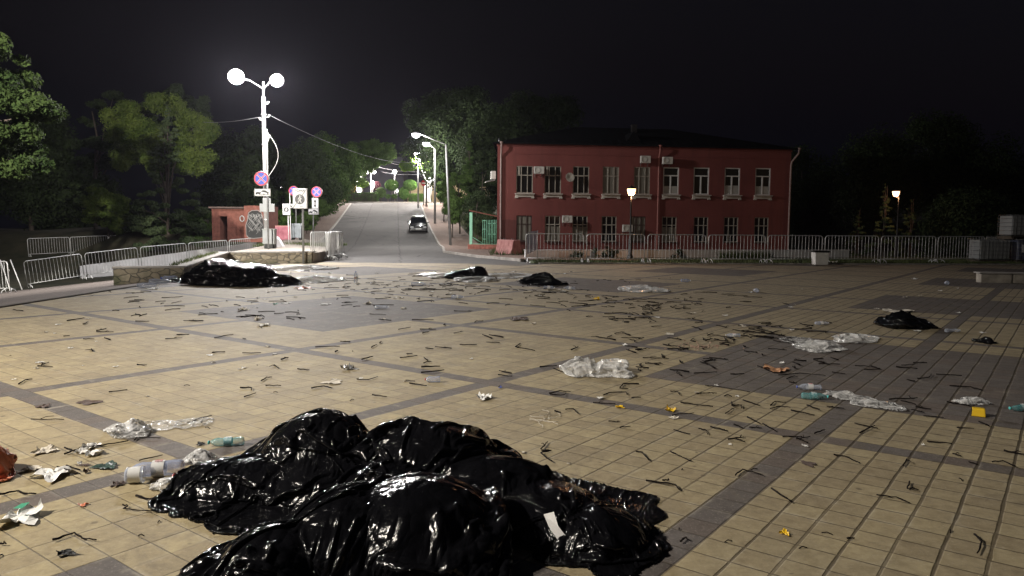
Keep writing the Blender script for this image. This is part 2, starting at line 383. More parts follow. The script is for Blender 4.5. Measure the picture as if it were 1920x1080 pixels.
def road_material():
    k = NT('road_asphalt'); P = k.wpos(); sx = k.n('SeparateXYZ'); k.lk(P, sx.inputs[0]); X, Y = sx.outputs[0], sx.outputs[1]
    s = k.M('ADD', X, k.M('MULTIPLY', k.M('SUBTRACT', Y, 55.0), .156))
    n1 = k.ramp(k.noise(.22, 5, .6, P, 1.2), .3, .7); n2 = k.noise(35, 3, .7, P)
    c = k.mix(n1, (.09, .086, .085), (.135, .129, .126)); c = k.mix(k.ramp(n2, .45, .7), c, (.18, .174, .168))
    mp = k.n('Mapping'); mp.inputs['Scale'].default_value = (.9, .12, 1); k.lk(P, mp.inputs[0]); tr = k.noise(1.0, 4, .6, mp.outputs[0])
    c = k.mix(k.M('MULTIPLY', k.ramp(tr, .5, .7), .35), c, (.09, .087, .085))
    for s0 in (-8.4, -12.0):
        wv = k.M('ADD', s, k.M('MULTIPLY', k.M('SUBTRACT', k.noise(.5, 3, .6, P), .5), .5))
        ln = k.ramp(k.M('ABSOLUTE', k.M('SUBTRACT', wv, s0)), .03, .07, 1.0, 0.0); c = k.mix(k.M('MULTIPLY', ln, .55), c, (.05, .048, .045))
    cr = k.n('TexVoronoi', feature='DISTANCE_TO_EDGE'); cr.inputs['Scale'].default_value = .33
    k.lk(P, cr.inputs['Vector']); c = k.mix(k.ramp(cr.outputs['Distance'], .002, .012, .6, 0.0), c, (.04, .038, .035))
    wet = k.M('MULTIPLY', k.ramp(k.noise(.5, 5, .7, P, 2), .56, .63), k.M('COMPARE', Y, 88, 7)); c = k.mix(k.M('MULTIPLY', wet, .6), c, (.05, .05, .05))
    k.lk(c, k.b.inputs['Base Color']); k.b.inputs['Roughness'].default_value = .92; k.b.inputs['Specular IOR Level'].default_value = .12; k.bump(n2, .4, .01); return k.m
M_pave = paving_material(); M_road = road_material()
M_walk = asphalt_material('pavement_asphalt', (.19, .135, .11), (.25, .185, .155))
M_path = asphalt_material('side_asphalt', (.15, .125, .115), (.20, .17, .155))
M_soil = mat('soil_and_grass', (.035, .045, .018), .95, var=.5, ns=.6, bump=.5, bs=8, col2=(.07, .06, .035))
M_lawn = mat('lawn', (.035, .06, .015), .95, var=.5, ns=1.2, bump=.6, bs=14, col2=(.075, .10, .03))
M_kerb = mat('kerb_concrete', (.36, .33, .30), .85, var=.3, ns=2.5, bump=.3, bs=20)

# ---- ground to the horizon (one sheet), square, road, pavements
def edge_y(x): return 32.9 + np.clip(np.asarray(x, float), 0, 60) * 0.12
gx = np.concatenate([np.linspace(-420, -60, 12), np.linspace(-56, 60, 100), np.linspace(66, 420, 12)])
gy = np.concatenate([np.linspace(-80, 0, 8), np.linspace(2, 150, 120), np.linspace(160, 700, 14)])
GX, GY = np.meshgrid(gx, gy); GZ = hz(GX, GY) - 0.07
i = np.arange(GX.size).reshape(GX.shape); F = np.stack([i[:-1, :-1], i[:-1, 1:], i[1:, 1:], i[1:, :-1]], -1).reshape(-1, 4)
tag(np_mesh('ground', np.stack([GX, GY, GZ], -1).reshape(-1, 3), F, M_soil), kind='structure')
co = []; nx = 60
for t in np.linspace(0, 1, 40):
    xs = np.linspace(-9.75, 60, nx); ys = -12 + (edge_y(xs) + 12) * t; co.append(np.stack([xs, ys, np.zeros(nx)], -1))
co = np.array(co); i = np.arange(40 * nx).reshape(40, nx); F = np.stack([i[:-1, :-1], i[:-1, 1:], i[1:, 1:], i[1:, :-1]], -1).reshape(-1, 4)
tag(np_mesh('square', co.reshape(-1, 3), F, M_pave), kind='structure')
def road_l(y): return np.interp(y, [32.9, 47, 55, 106, 112], [-9.0, -11.5, -15.0, -22.96, -30])
def road_r(y): return np.interp(y, [32.9, 34, 36, 40, 47, 55, 106, 109, 112], [1.6, 1.0, .2, -2.0, -4.4, -5.2, -13.2, -11, 2])
sheet('road', lambda y: (float(road_l(y)), float(road_r(y))), np.concatenate([np.linspace(32.95, 60, 30), np.linspace(61, 112, 60)]), 14, M_road, 0.0 - 0.01)
sheet('side_path', lambda y: (-24.0, -9.9), np.linspace(-12, 34, 40), 20, M_path, -0.02)
sheet('pavement_left', lambda y: (float(road_l(y)) - 3.3, float(road_l(y)) - .16), np.linspace(47, 107, 70), 5, M_walk, 0.10, lambda x, y: hz(np.maximum(x, kerb_l(y) - 3.1), y))
sheet('pavement_right', lambda y: (float(road_r(y)) + .16, float(road_r(y)) + 3.3 + float(2.6 * (1 - sm(48, 62, y)))), np.linspace(35.5, 108, 80), 5, M_walk, 0.10, lambda x, y: hz(np.minimum(x, kerb_r(y) + 3.3), y))
def strip(name, pts, w, h, m, fn=hz, base=-0.2):
    """a kerb of width w and height h following ground points"""
    mb = MB(); pts = [Vector((p[0], p[1], 0)) for p in pts]; n = len(pts); rows = []
    for i, p in enumerate(pts):
        d = (pts[min(i + 1, n - 1)] - pts[max(i - 1, 0)]).normalized(); s = Vector((-d.y, d.x, 0)) * (w / 2)
        z = float(fn(p.x, p.y)); rows.append([(p.x - s.x, p.y - s.y, z + base), (p.x - s.x, p.y - s.y, z + h), (p.x + s.x, p.y + s.y, z + h), (p.x + s.x, p.y + s.y, z + base)])
    vs = [v for r in rows for v in r]; fs = []
    for i in range(n - 1):
        for k in range(4): a = i * 4 + k; b = i * 4 + (k + 1) % 4; fs.append((a, b, b + 4, a + 4))
    fs += [(0, 1, 2, 3), tuple((n - 1) * 4 + k for k in (3, 2, 1, 0))]
    mb.add(vs, fs); return tag(mb.build(name, m, bevel=0.015), kind='structure')
ys = np.linspace(47, 106, 50); strip('kerb_left', [(float(road_l(y)) - .08, y) for y in ys], .16, .125, M_kerb, lambda x, y: hz(max(x, float(kerb_l(y)) - 3), y))
ys = np.linspace(35.5, 107, 70); strip('kerb_right', [(float(road_r(y)) + .08, y) for y in ys], .16, .125, M_kerb, lambda x, y: hz(min(x, float(kerb_r(y)) + 3), y))
strip('square_kerb', [(-9.82, y) for y in np.linspace(-12, 31, 30)], .12, .03, mat('dark_edge', (.07, .055, .045), .9))
strip('crest_kerb', [(x, 112.0) for x in np.linspace(-34, 6, 20)], .2, .13, M_kerb)
sheet('lawn', lambda y: (-45, 8), np.linspace(112.2, 122, 12), 30, M_lawn, 0.02)
# grass verge before the low wall
co = []
for t in np.linspace(0, 1, 6):
    xs = np.linspace(.8, 60, 60); y0 = edge_y(xs) + .12; y1 = y0 + 9.0 ; ys = y0 + (y1 - y0) * t; co.append(np.stack([xs, ys, np.full(60, .02) + .06 * math.sin(t * 3.1)], -1))
co = np.array(co); i = np.arange(6 * 60).reshape(6, 60); F = np.stack([i[:-1, :-1], i[:-1, 1:], i[1:, 1:], i[1:, :-1]], -1).reshape(-1, 4)
tag(np_mesh('grass_verge', co.reshape(-1, 3), F, M_lawn), kind='structure')
strip('verge_kerb', [(x, float(edge_y(x)) + .06) for x in np.linspace(1.2, 60, 40)], .1, .06, M_kerb)
def blades(name, pts, hgt, seed, m, label=None):
    rng = np.random.default_rng(seed); pts = np.asarray(pts); n = len(pts); a = rng.uniform(0, 6.28, n); h = hgt * rng.uniform(.4, 1.2, n); w = .012 + .01 * rng.random(n)
    dx = np.cos(a) * w; dy = np.sin(a) * w; lx = rng.normal(0, .35, n) * h; ly = rng.normal(0, .35, n) * h
    A = pts + np.stack([-dx, -dy, 0 * a], -1); B = pts + np.stack([dx, dy, 0 * a], -1); C = pts + np.stack([lx, ly, h], -1)
    co = np.stack([A, B, C], 1).reshape(-1, 3); F = np.arange(3 * n).reshape(n, 3)
    return tag(np_mesh(name, co, F, m, smooth=False), kind='stuff')
M_blade = mat('grass_blades', (.04, .075, .015), .8, var=.5, ns=3, col2=(.11, .13, .04))
rng = np.random.default_rng(4); n = 16000; x = rng.uniform(1.0, 30, n); y = edge_y(x) + .15 + rng.random(n) ** 1.3 * 3.9
blades('grass', np.stack([x, y, np.full(n, .03)], -1), .14, 5, M_blade)
# ------------------------------------------------------------ the red building
M_steel = mat('galvanised_steel', (.46, .46, .47), .38, .75, var=.2, ns=6)
M_dsteel = mat('dull_steel', (.22, .22, .22), .5, .6, var=.25, ns=5)
M_white = mat('white_paint', (.72, .71, .68), .6, var=.12, ns=4, bump=.1)
M_black = mat('black_plastic', (.012, .012, .012), .5, var=.1)
M_shade = mat('interior_shade_black', (.006, .006, .007), .9, var=.1)
def redwall_material():
    k = NT('painted_red_brick'); P = k.pos(); br = k.n('TexBrick'); br.inputs['Scale'].default_value = 1.0
    br.inputs['Brick Width'].default_value = .3; br.inputs['Row Height'].default_value = .09; br.inputs['Mortar Size'].default_value = .008; br.inputs['Mortar Smooth'].default_value = .4
    mp = k.n('Mapping'); mp.inputs['Rotation'].default_value = (math.radians(90), 0, 0); k.lk(P, mp.inputs[0]); k.lk(mp.outputs[0], br.inputs['Vector'])
    n1 = k.ramp(k.noise(.5, 5, .6, P), .3, .7); c = k.mix(n1, (.18, .046, .039), (.23, .064, .054))
    sx = k.n('SeparateXYZ'); k.lk(P, sx.inputs[0])
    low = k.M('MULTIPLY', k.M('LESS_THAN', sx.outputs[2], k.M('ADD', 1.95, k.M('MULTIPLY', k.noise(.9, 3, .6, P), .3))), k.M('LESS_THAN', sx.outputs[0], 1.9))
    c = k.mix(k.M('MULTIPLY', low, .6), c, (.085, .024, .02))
    mp2 = k.n('Mapping'); mp2.inputs['Scale'].default_value = (2.5, 2.5, .25); k.lk(P, mp2.inputs[0])
    c = k.mix(k.M('MULTIPLY', k.ramp(k.noise(1.2, 5, .65, mp2.outputs[0]), .52, .72), .35), c, (.09, .035, .03))
    c = k.mix(k.M('MULTIPLY', k.ramp(k.noise(5, 4, .7, P), .62, .7), .3), c, (.24, .11, .09))
    k.lk(c, k.b.inputs['Base Color']); k.b.inputs['Roughness'].default_value = .7
    k.bump(k.M('ADD', k.M('MULTIPLY', k.M('SUBTRACT', 1.0, br.outputs['Fac']), 1.0), k.M('MULTIPLY', k.noise(25, 3, .6, P), .4)), .35, .01); return k.m
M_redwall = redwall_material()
M_roof = mat('dark_roof_metal', (.006, .006, .007), .95, 0, var=.2, ns=2, spec=.1)
M_oldwood = mat('old_window_wood', (.34, .31, .26), .7, var=.3, ns=8)
M_darkwood = mat('dark_window_wood', (.06, .035, .03), .7, var=.3, ns=8)
M_pvc = mat('white_window_frame', (.72, .71, .68), .4, var=.06)
M_sill = mat('sill_plaster', (.55, .51, .45), .8, var=.25, ns=4)
k = NT('window_glass'); k.b.inputs['Base Color'].default_value = (.01, .01, .011, 1); k.b.inputs['Roughness'].default_value = .08; k.b.inputs['Specular IOR Level'].default_value = .9; k.bump(k.noise(1.2, 2), .05, .02); M_glass = k.m
M_curtain = mat('old_curtain', (.30, .28, .23), .9, var=.35, ns=5, col2=(.20, .19, .16))
M_blind = mat('white_blind', (.42, .41, .37), .8, var=.15)
Pl, Pr = at(933, 271, 46.0), at(1484, 278, 48.2)
B0 = Vector((Pl.x, 46.0, 0)); bd = Vector((Pr.x - Pl.x, 48.2 - 46.0, 0)); BW = bd.length; be = bd.normalized(); BRZ = math.atan2(be.y, be.x)
bn = Vector((be.y, -be.x, 0))
def fac(u, v):
    d = ray(u, v); o = Vector((0, 0, CAM_H)); t = (B0 - o).dot(bn) / d.dot(bn); p = o + d * t
    return ((p - B0).dot(be), p.z)
BH = fac(1200, 274)[1]
red = thing('red_building', B0, 'two-storey dark red painted brick building with nine window bays', 'building', rz=BRZ)
UP = [984, 1037, 1090, 1146, 1204.5, 1259, 1316, 1374, 1431.5]; LO = [983, 1036.5, 1088, 1142.5, 1197, 1255.5, 1315, 1371.5, 1428.5]
wins = []
for i, u in enumerate(UP):
    x, zt = fac(u, 311 + i * .5); _, zb = fac(u, 362 + i * .5); wins.append((x, zb, zt, 1.05, 1, i))
for i, u in enumerate(LO):
    x, zt = fac(u, 404 + i * .45); _, zb = fac(u, 452 + i * .3); wins.append((x, zb, zt, .98, 0, i))
# wall with real openings
mb = MB()
def wall_row(z0, z1, ops):
    x = 0.0
    for (a, b) in ops:
        mb.add([(x, 0, z0), (a, 0, z0), (a, 0, z1), (x, 0, z1)], [(0, 1, 2, 3)]); x = b
    mb.add([(x, 0, z0), (BW, 0, z0), (BW, 0, z1), (x, 0, z1)], [(0, 1, 2, 3)])
DP = .16
for row in (0, 1):
    ws = sorted(w for w in wins if w[4] == row); 
    zlo, zhi = ((-.3, 3.62) if row == 0 else (3.62, BH))
    # column strips so each opening keeps its own height
    edges = [0.0] + [(ws[i][0] + ws[i + 1][0]) / 2 for i in range(8)] + [BW]
    for i, (x, zb, zt, w, _, _) in enumerate(ws):
        a, b = edges[i], edges[i + 1]; l, r = x - w / 2, x + w / 2
        for (x0, x1, z0, z1) in ((a, l, zlo, zhi), (r, b, zlo, zhi), (l, r, zlo, zb), (l, r, zt, zhi)):
            mb.add([(x0, 0, z0), (x1, 0, z0), (x1, 0, z1), (x0, 0, z1)], [(0, 1, 2, 3)])
        mb.add([(l, 0, zb), (l, DP, zb), (l, DP, zt), (l, 0, zt)], [(0, 1, 2, 3)]); mb.add([(r, 0, zb), (r, DP, zb), (r, DP, zt), (r, 0, zt)], [(3, 2, 1, 0)])
        mb.add([(l, 0, zt), (l, DP, zt), (r, DP, zt), (r, 0, zt)], [(0, 1, 2, 3)]); mb.add([(l, 0, zb), (l, DP, zb), (r, DP, zb), (r, 0, zb)], [(3, 2, 1, 0)])
BD = 12.0
SK = 1.75
mb.add([(0, 0, -.3), (SK, BD, -.3), (SK, BD, BH), (0, 0, BH)], [(0, 1, 2, 3)]); mb.add([(BW, 0, -.3), (BW, BD, -.3), (BW, BD, BH), (BW, 0, BH)], [(3, 2, 1, 0)])
mb.add([(SK, BD, -.3), (BW, BD, -.3), (BW, BD, BH), (SK, BD, BH)], [(3, 2, 1, 0)])
mb.box((BW / 2, -.02, BH - .09), (BW + .08, .06, .18)); mb.box((BW / 2, -.015, BH - .62), (BW, .03, .05))
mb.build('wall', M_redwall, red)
mb = MB(); e = .3; rh = 1.9
mb.add([(-e, -e, BH + .02), (BW + e, -e, BH + .02), (BW + e, BD + e, BH + .02), (SK - e, BD + e, BH + .02), (BD / 2, BD / 2, BH + rh), (BW - BD / 2, BD / 2, BH + rh)], [(0, 1, 5, 4), (1, 2, 5), (2, 3, 4, 5), (3, 0, 4), (3, 2, 1, 0)])
mb.box((BW / 2, -e, BH + .0), (BW + 2 * e, .05, .1)); mb.tube([(-e, -e, BH), (SK - e, BD + e, BH)], .05, 6)
for x in np.arange(0, BW, .6): mb.tube([(x, -e, BH + .05), (x, -e + 1.2, BH + .05 + 1.2 * rh / (BD / 2 + e) + .03)], .012, 4)
rf = mb.build('roof', M_roof, red)
dx, dz = fac(1196, 262)
mb = MB(); mb.prism([(-.55, 0), (.55, 0), (0, .75)], (dx, .9, BH + .3), (1, 0, 0), (0, 0, 1), (0, 2.5, 0)); mb.build('dormer', M_roof, rf)
mb = MB(); mb.box((dx + 1.0, 4.5, BH + 1.6), (.34, .34, .6)); mb.box((dx + 1.0, 4.5, BH + 1.92), (.42, .42, .05)); mb.build('chimney', mat('chimney_brick', (.012, .008, .007), .9), rf)
mb = MB(); mb.tube([(.05, -.25, BH), (.05, -.25, BH + .28)], .02, 6); mb.build('vent_pipe', M_steel, rf)
# drain pipes
M_pipe = mat('red_drainpipe', (.30, .11, .09), .5, var=.2); M_gpipe = mat('grey_drainpipe', (.33, .24, .22), .5, var=.25)
for (u, mm, el) in ((938.5, M_gpipe, 0), (1233, M_pipe, 1), (1479, M_gpipe, 2)):
    x = fac(u, 380)[0]; mb = MB()
    top = [(x, -.32, BH - .05), (x, -.3, BH - .3), (x, -.1, BH - .75)] if el != 2 else [(x + .42, -.32, BH - .02), (x + .38, -.3, BH - .3), (x + .05, -.1, BH - .8)]
    mb.tube(top + [(x, -.1, BH - 1.1), (x, -.1, .25), (x, -.28, .1)], .055, 10); mb.tube([top[0], (top[0][0], top[0][1], BH + .06)], .09, 10, r2=.12)
    for z in np.arange(1, BH - 1, 1.3): mb.tube([(x, -.1, z), (x, -.1, z + .06)], .068, 10)
    mb.build('drainpipe', mm, red)
def pane_grid(mb, w, h, xs, zs, bw, y, bars=True):
    for x in xs: mb.box((x, y, h / 2), (bw, .05, h))
    for (x0, x1, z) in zs: mb.box(((x0 + x1) / 2, y + .003, z), (x1 - x0, .044, bw))
for (x, zb, zt, w, up, i) in wins:
    h = zt - zb; new = up and i >= 5
    rt = bpy.data.objects.new('window', None); COL.objects.link(rt); rt.parent = red; rt.location = (x, .08, zb)
    mb = MB(); fw = .07 if new else .05
    mb.box((0, 0, fw / 2), (w - .01, .07, fw)); mb.box((0, 0, h - fw / 2), (w - .01, .07, fw)); mb.box((-w / 2 + fw / 2 + .005, 0, h / 2), (fw, .066, h - .01)); mb.box((w / 2 - fw / 2 - .005, 0, h / 2), (fw, .066, h - .01))
    if new: mb.box((0, -.01, h * .69), (w, .06, .075)); mb.box((-.02, -.008, h * .345), (.085, .055, h * .69 - .02))
    else:
        off = {0: -.06, 1: -.1, 2: -.03}.get(i, 0.0); a, b = -w / 6 + off * .5, w / 5 + off * .5
        mb.box((0, -.01, h * .66), (w, .05, .055))
        for q in (a, b): mb.box((q, -.013, h / 2), (.05, .05, h))
        if i in (0, 1) and up: mb.box((-w / 2 + .17, -.012, h * .83), (.12, .05, h * .3))
        if i in (1, 2, 3): mb.box(((a + b) / 2, -.016, h * .64), (b - a, .05, .03))
    fm = M_pvc if new else (M_darkwood if (not up and i in (0, 4)) else M_oldwood)
    mb.build('frame', fm, rt, bevel=.006)
    mb = MB(); mb.box((0, .03, h / 2), (w - .02, .012, h - .02)); mb.build('pane', M_glass, rt)
    if new:
        mb = MB(); hh = (0.26, .0, .3, .28)[i - 5] * h
        if hh: mb.box((-.02, -.002, .08 + hh / 2), (w - .16, .02, hh)); mb.build('blind', M_blind, rt)
    elif (up and i in (3, 4)) or (not up and i in (0, 4, 1, 2, 5)):
        # limp curtain behind the glazing bars
        n = 40; xs = np.linspace(-w / 2 + .06, w / 2 - .06, n); hh = h - .1 if (i in (0, 3, 4)) else h * .55
        y = .012 + .008 * np.sin(xs * 60 + i); co = np.concatenate([np.stack([xs, y, np.full(n, .05)], -1), np.stack([xs, y * .9, np.full(n, .05 + hh)], -1)])
        F = np.array([(q, q + 1, q + 1 + n, q + n) for q in range(n - 1)]); np_mesh('curtain', co, F, M_curtain, rt)
    if up:
        mb = MB(); mb.box((0, -.16, -.05), (w + .16, .3, .06)); mb.box((0, -.125, -.16), (w + .1, .1, .17))
        for s in (-1, 1): mb.box((s * (w / 2 - .02), -.13, -.27), (.2, .1, .1))
        mb.build('sill', M_pvc if new and False else M_sill, rt, bevel=.01)
    else:
        mb = MB(); mb.box((0, -.12, -.03), (w + .06, .2, .05)); mb.build('sill', M_darkwood, rt)
# things hung on the facade
def hung(name, u, v, label, cat, y=0.0, group=None):
    x, z = fac(u, v); return thing(name, B0 + be * x + bn * y + Vector((0, 0, z)), label, cat, group, BRZ)
M_ac = mat('air_conditioner_casing', (.62, .61, .56), .5, var=.08)
def aircon(u, v, label, w=.62, h=.44):
    t = hung('air_conditioner', u, v, label, 'air conditioner', .36, 'air conditioners on the red facade')
    mb = MB(); mb.box((0, 0, 0), (w, .26, h)); mb.build('casing', M_ac, t, bevel=.015)
    mb = MB(); R = Matrix.Rotation(math.radians(90), 3, 'X'); mb.lathe([(0, 0), (.155, 0), (.165, .015), (.165, .03)], 24, (-.1, -.125, 0), R)
    mb.build('fan_grille', M_dsteel, t)
    mb = MB()
    for s in (-.22, .22): mb.box((s, .12, -h / 2 - .02), (.03, .4, .03)); mb.box((s, .3, -h / 2 - .1), (.03, .03, .2))
    mb.build('bracket', M_dsteel, t)
aircon(1009, 320, 'air conditioner right beside the leftmost upper window of the red building')
aircon(1207, 300, 'air conditioner above the fifth upper window, left of the middle drainpipe')
aircon(1248, 302, 'air conditioner just right of the middle drainpipe under the eaves')
aircon(1061.5, 411, 'air conditioner between the second and third lower windows')
aircon(1173.5, 428, 'low air conditioner behind the lit park lamp post')
t = thing('air_conditioner', B0 + Vector((-.3, 1.2, 4.9)), 'small air conditioner on the left side wall of the red building', 'air conditioner', 'air conditioners on the red facade', BRZ)
mb = MB(); mb.box((0, 0, 0), (.3, .7, .5)); mb.build('casing', M_ac, t, bevel=.015); mb = MB(); mb.prism([(0, 0), (-.55, -.12), (-.55, -.15), (0, -.05)], (.1, -.4, -.28), (1, 0, 0), (0, 0, 1), (0, .8, 0)); mb.build('drip_shelf', M_steel, t)
mb = MB(); mb.lathe([(0, -.06), (.17, .0), (.168, .012), (0, -.05)], 24, (-.151, 0, 0), Matrix.Rotation(math.radians(-90), 3, 'Y')); mb.build('fan_grille', M_dsteel, t)
t = hung('satellite_dish', 1067, 333, 'pale oval satellite dish between the second and third upper windows', 'satellite dish', .35)
R = Matrix.Rotation(math.radians(82), 3, 'X') @ Matrix.Rotation(math.radians(8), 3, 'Y')
mb = MB(); mb.lathe([(0, -.05), (.1, -.045), (.2, -.025), (.27, 0), (.285, .012), (.27, .012), (.1, -.03)], 28, (0, 0, 0), R); mb.build('dish', mat('dish_enamel', (.5, .48, .42), .5, var=.1), t)
mb = MB(); mb.tube([(0, .05, 0), (0, .32, -.05)], .02, 6); mb.tube([(0, -.02, -.28), (0, -.3, -.2), (0, -.33, -.1)], .012, 6); mb.build('arm', M_dsteel, t)

# ------------------------------------------------------------ low white wall before the building, plants
a, b = gnd(986, 486.5), gnd(1592, 484.5); a.z = b.z = 0
d = (b - a); L = d.length; rz = math.atan2(d.y, d.x)
M_whitewash = mat('whitewashed_concrete', (.80, .78, .78), .9, var=.12, ns=1.5, bump=.4, bs=12, col2=(.92, .91, .92))
t = thing('low_wall', a, 'long low whitewashed wall between the grass and the red building', 'wall', rz=rz)
mb = MB(); mb.box((L / 2, .15, .21), (L, .3, .5)); mb.build('wall_body', M_whitewash, t, bevel=.02)
mb = MB(); mb.box((L / 2, .15, .475), (L + .06, .36, .03)); mb.build('coping', M_whitewash, t, bevel=.01)
lw_a, lw_d = a, d.normalized()
M_leafd = mat('dark_weed_leaves', (.012, .03, .01), .6, var=.5, ns=9, col2=(.03, .06, .02))
def leaves_np(C, Rr, n, leaf, seed, flat=.6, aspect=.5, shell=0.0):
    """n leaf quads around clump centres C (m,3) with radii Rr (m,)"""
    rng = np.random.default_rng(seed); C = np.asarray(C, float); Rr = np.asarray(Rr, float); m = len(C)
    k = rng.choice(m, n, p=(Rr ** 2) / (Rr ** 2).sum()); d = rng.normal(size=(n, 3)); d /= np.linalg.norm(d, axis=1)[:, None]
    r = rng.random(n) ** (1 / 3.) if shell == 0 else 1 - shell * rng.random(n) ** 1.5
    d[:, 2] *= flat; pos = C[k] + d * (Rr[k] * r)[:, None]
    nrm = d + rng.normal(0, .55, (n, 3)) + np.array([0, 0, .5]); nrm /= np.linalg.norm(nrm, axis=1)[:, None]
    t = rng.normal(size=(n, 3)); t -= nrm * (t * nrm).sum(1)[:, None]; t /= np.linalg.norm(t, axis=1)[:, None]; b = np.cross(nrm, t)
    s = leaf * rng.uniform(.6, 1.3, n)[:, None]; t = t * s; b = b * s * aspect
    co = np.stack([pos - t, pos - b * .9 - nrm * s * .15, pos + t, pos + b * .9 - nrm * s * .15], 1).reshape(-1, 3)
    return co, np.arange(4 * n).reshape(n, 4)
for j, (u, w, h, lab) in enumerate(((1079, .5, .6, 'small'), (1122, .9, .75, 'broad'), (1147, .55, .62, 'narrow'), (1272, .45, .6, 'lone'))):
    p = lw_a + lw_d * ((gnd(u, 486) - lw_a).dot(lw_d)) + Vector((0, -.35, 0))
    t = thing('weed_plant', p, ['small dark weed by the low white wall, nearest the red building corner', 'broadest dark leafy weed against the low white wall', 'narrow dark weed just right of the broadest one at the white wall', 'lone dark weed at the white wall beyond the lit lamp post'][j], 'plant', 'weeds along the low white wall')
    rg = np.random.default_rng(j + 50); C = np.stack([rg.uniform(-w / 2, w / 2, 9), rg.uniform(-.12, .12, 9), rg.uniform(.12, h - .1, 9)], -1)
    co, F = leaves_np(C, np.full(9, .14), 240, .07, j, 1); np_mesh('foliage', co, F, M_leafd, t, smooth=False)
    mb = MB()
    for c in C[:5]: mb.tube([(c[0] * .3, 0, 0), tuple(c)], .008, 4)
    mb.build('stem', M_leafd, t)
rg = np.random.default_rng(9); n = 1500; s = rg.uniform(0, 1, n); pp = np.array([lw_a + lw_d * ((gnd(1355 + 100 * q, 486) - lw_a).dot(lw_d)) for q in s]); pp[:, 1] -= rg.uniform(.05, .6, n); pp[:, 2] = .02
blades('tall_grass', pp, .42, 10, M_blade)

# ------------------------------------------------------------ pink block, green kiosk gate, brick plinth
M_pink = mat('faded_pink_concrete', (.50, .20, .19), .85, var=.3, ns=3, bump=.3, col2=(.58, .30, .28))
p = gnd(965, 484); t = thing('concrete_block', Vector((p.x - .35, 42.5, 0)), 'faded pink concrete road block leaning by the red building corner', 'road block', rz=math.radians(118))
mb = MB(); mb.prism([(-.42, 0), (.42, 0), (.3, .35), (.22, .8), (-.22, .8), (-.3, .35)], (-1.0, 0, 0.12), (0, 1, 0), (0, 0, 1), (2.0, 0, 0)); mb.build('block', M_pink, t, bevel=.04)
mb = MB()
for s in (-.5, .5): mb.tube([(s, -.08, .93), (s, -.05, 1.0), (s, .05, 1.0), (s, .08, .93)], .015, 6)
mb.build('lifting_loop', M_dsteel, t)
M_green = mat('mint_green_paint', (.26, .60, .42), .5, var=.15, ns=5); M_brick2 = mat('red_brick_plinth', (.33, .13, .10), .9, var=.35, ns=6, bump=.4)
D = 52.0; a = at(877, 457, D); b = at(936, 457, D); zb = hz1(a.x, D)
t = thing('entrance_canopy', Vector((a.x, D, zb)), 'mint green post and lattice gate under a small canopy by the building', 'gate')
wd = b.x - a.x; sc_ = D / F_PX
mb = MB(); mb.box((wd / 2, .3, .2), (wd, .7, .45)); mb.build('plinth', M_brick2, t, bevel=.02)
mb = MB(); mb.box((.22, .1, .4 + 1.1), (.2, .2, 2.3)); mb.build('post', M_green, t, bevel=.01)
mb = MB()
for (x, x1) in ((1.05, 1.3), (1.42, 1.65), (1.75, 1.98)):
    for xx in (x, (x + x1) / 2, x1): mb.tube([(xx, .1, .42), (xx, .1, 2.15)], .022, 6)
    for z in (1.15, 1.9) if x > 1.1 else (.8, 1.5, 2.1): mb.tube([(x, .1, z), (x1, .1, z)], .022, 6)
mb.tube([(.3, .1, .95), (1.05, .1, .5)], .02, 6); mb.tube([(0.3, .1, .45), (wd, .1, .45)], .02, 6)
mb.build('lattice', M_green, t)
mb = MB(); mb.prism([(0, 0), (2.25, -.45), (2.25, -.38), (0, .08)], (.1, -.2, 2.75), (1, 0, 0), (0, 0, 1), (0, 1.0, 0)); mb.build('canopy_roof', mat('rusty_sheet', (.2, .07, .05), .8, var=.4), t)

# ------------------------------------------------------------ stone retaining wall and terrace (left)
def stone_material():
    k = NT('rubble_stone'); P = k.wpos(); mp = k.n('Mapping'); mp.inputs['Scale'].default_value = (1.0, 1.0, 1.9); k.lk(P, mp.inputs[0])
    nz = k.n('TexNoise'); nz.inputs['Scale'].default_value = 3.0; k.lk(P, nz.inputs['Vector']); va = k.n('VectorMath', operation='MULTIPLY_ADD'); k.lk(nz.outputs['Color'], va.inputs[0]); va.inputs[1].default_value = (.15, .15, .15); k.lk(mp.outputs[0], va.inputs[2])
    e = k.n('TexVoronoi', feature='DISTANCE_TO_EDGE'); v = k.n('TexVoronoi')
    for x in (e, v): x.inputs['Scale'].default_value = 3.0; k.lk(va.outputs[0], x.inputs['Vector'])
    sp = k.n('SeparateColor'); k.lk(v.outputs['Color'], sp.inputs[0])
    c = k.mix(sp.outputs[0], (.17, .14, .10), (.34, .29, .21)); c = k.mix(k.M('MULTIPLY', k.ramp(k.noise(9, 5, .7, P), .4, .7), .5), c, (.12, .11, .085))
    m = k.ramp(e.outputs['Distance'], .02, .07); c = k.mix(m, (.10, .09, .075), c)
    sx = k.n('SeparateXYZ'); k.lk(P, sx.inputs[0]); mo = k.M('MULTIPLY', k.ramp(sx.outputs[2], .3, .0), k.ramp(k.noise(1.2, 4, .6, P), .42, .58)); c = k.mix(k.M('MULTIPLY', mo, .75), c, (.03, .045, .015))
    k.lk(c, k.b.inputs['Base Color']); k.b.inputs['Roughness'].default_value = .9; k.bump(k.M('ADD', m, k.M('MULTIPLY', k.noise(15, 4, .7, P), .5)), .7, .03); return k.m
M_stone = stone_material(); M_cope = mat('concrete_coping', (.28, .26, .24), .9, var=.25, ns=3, bump=.3)
pl_ = [at(212, 500, 21.9), at(345, 498.5, 22.0), at(428, 472, 31.5), at(584, 471, 32.0), at(603, 471, 37.5)]
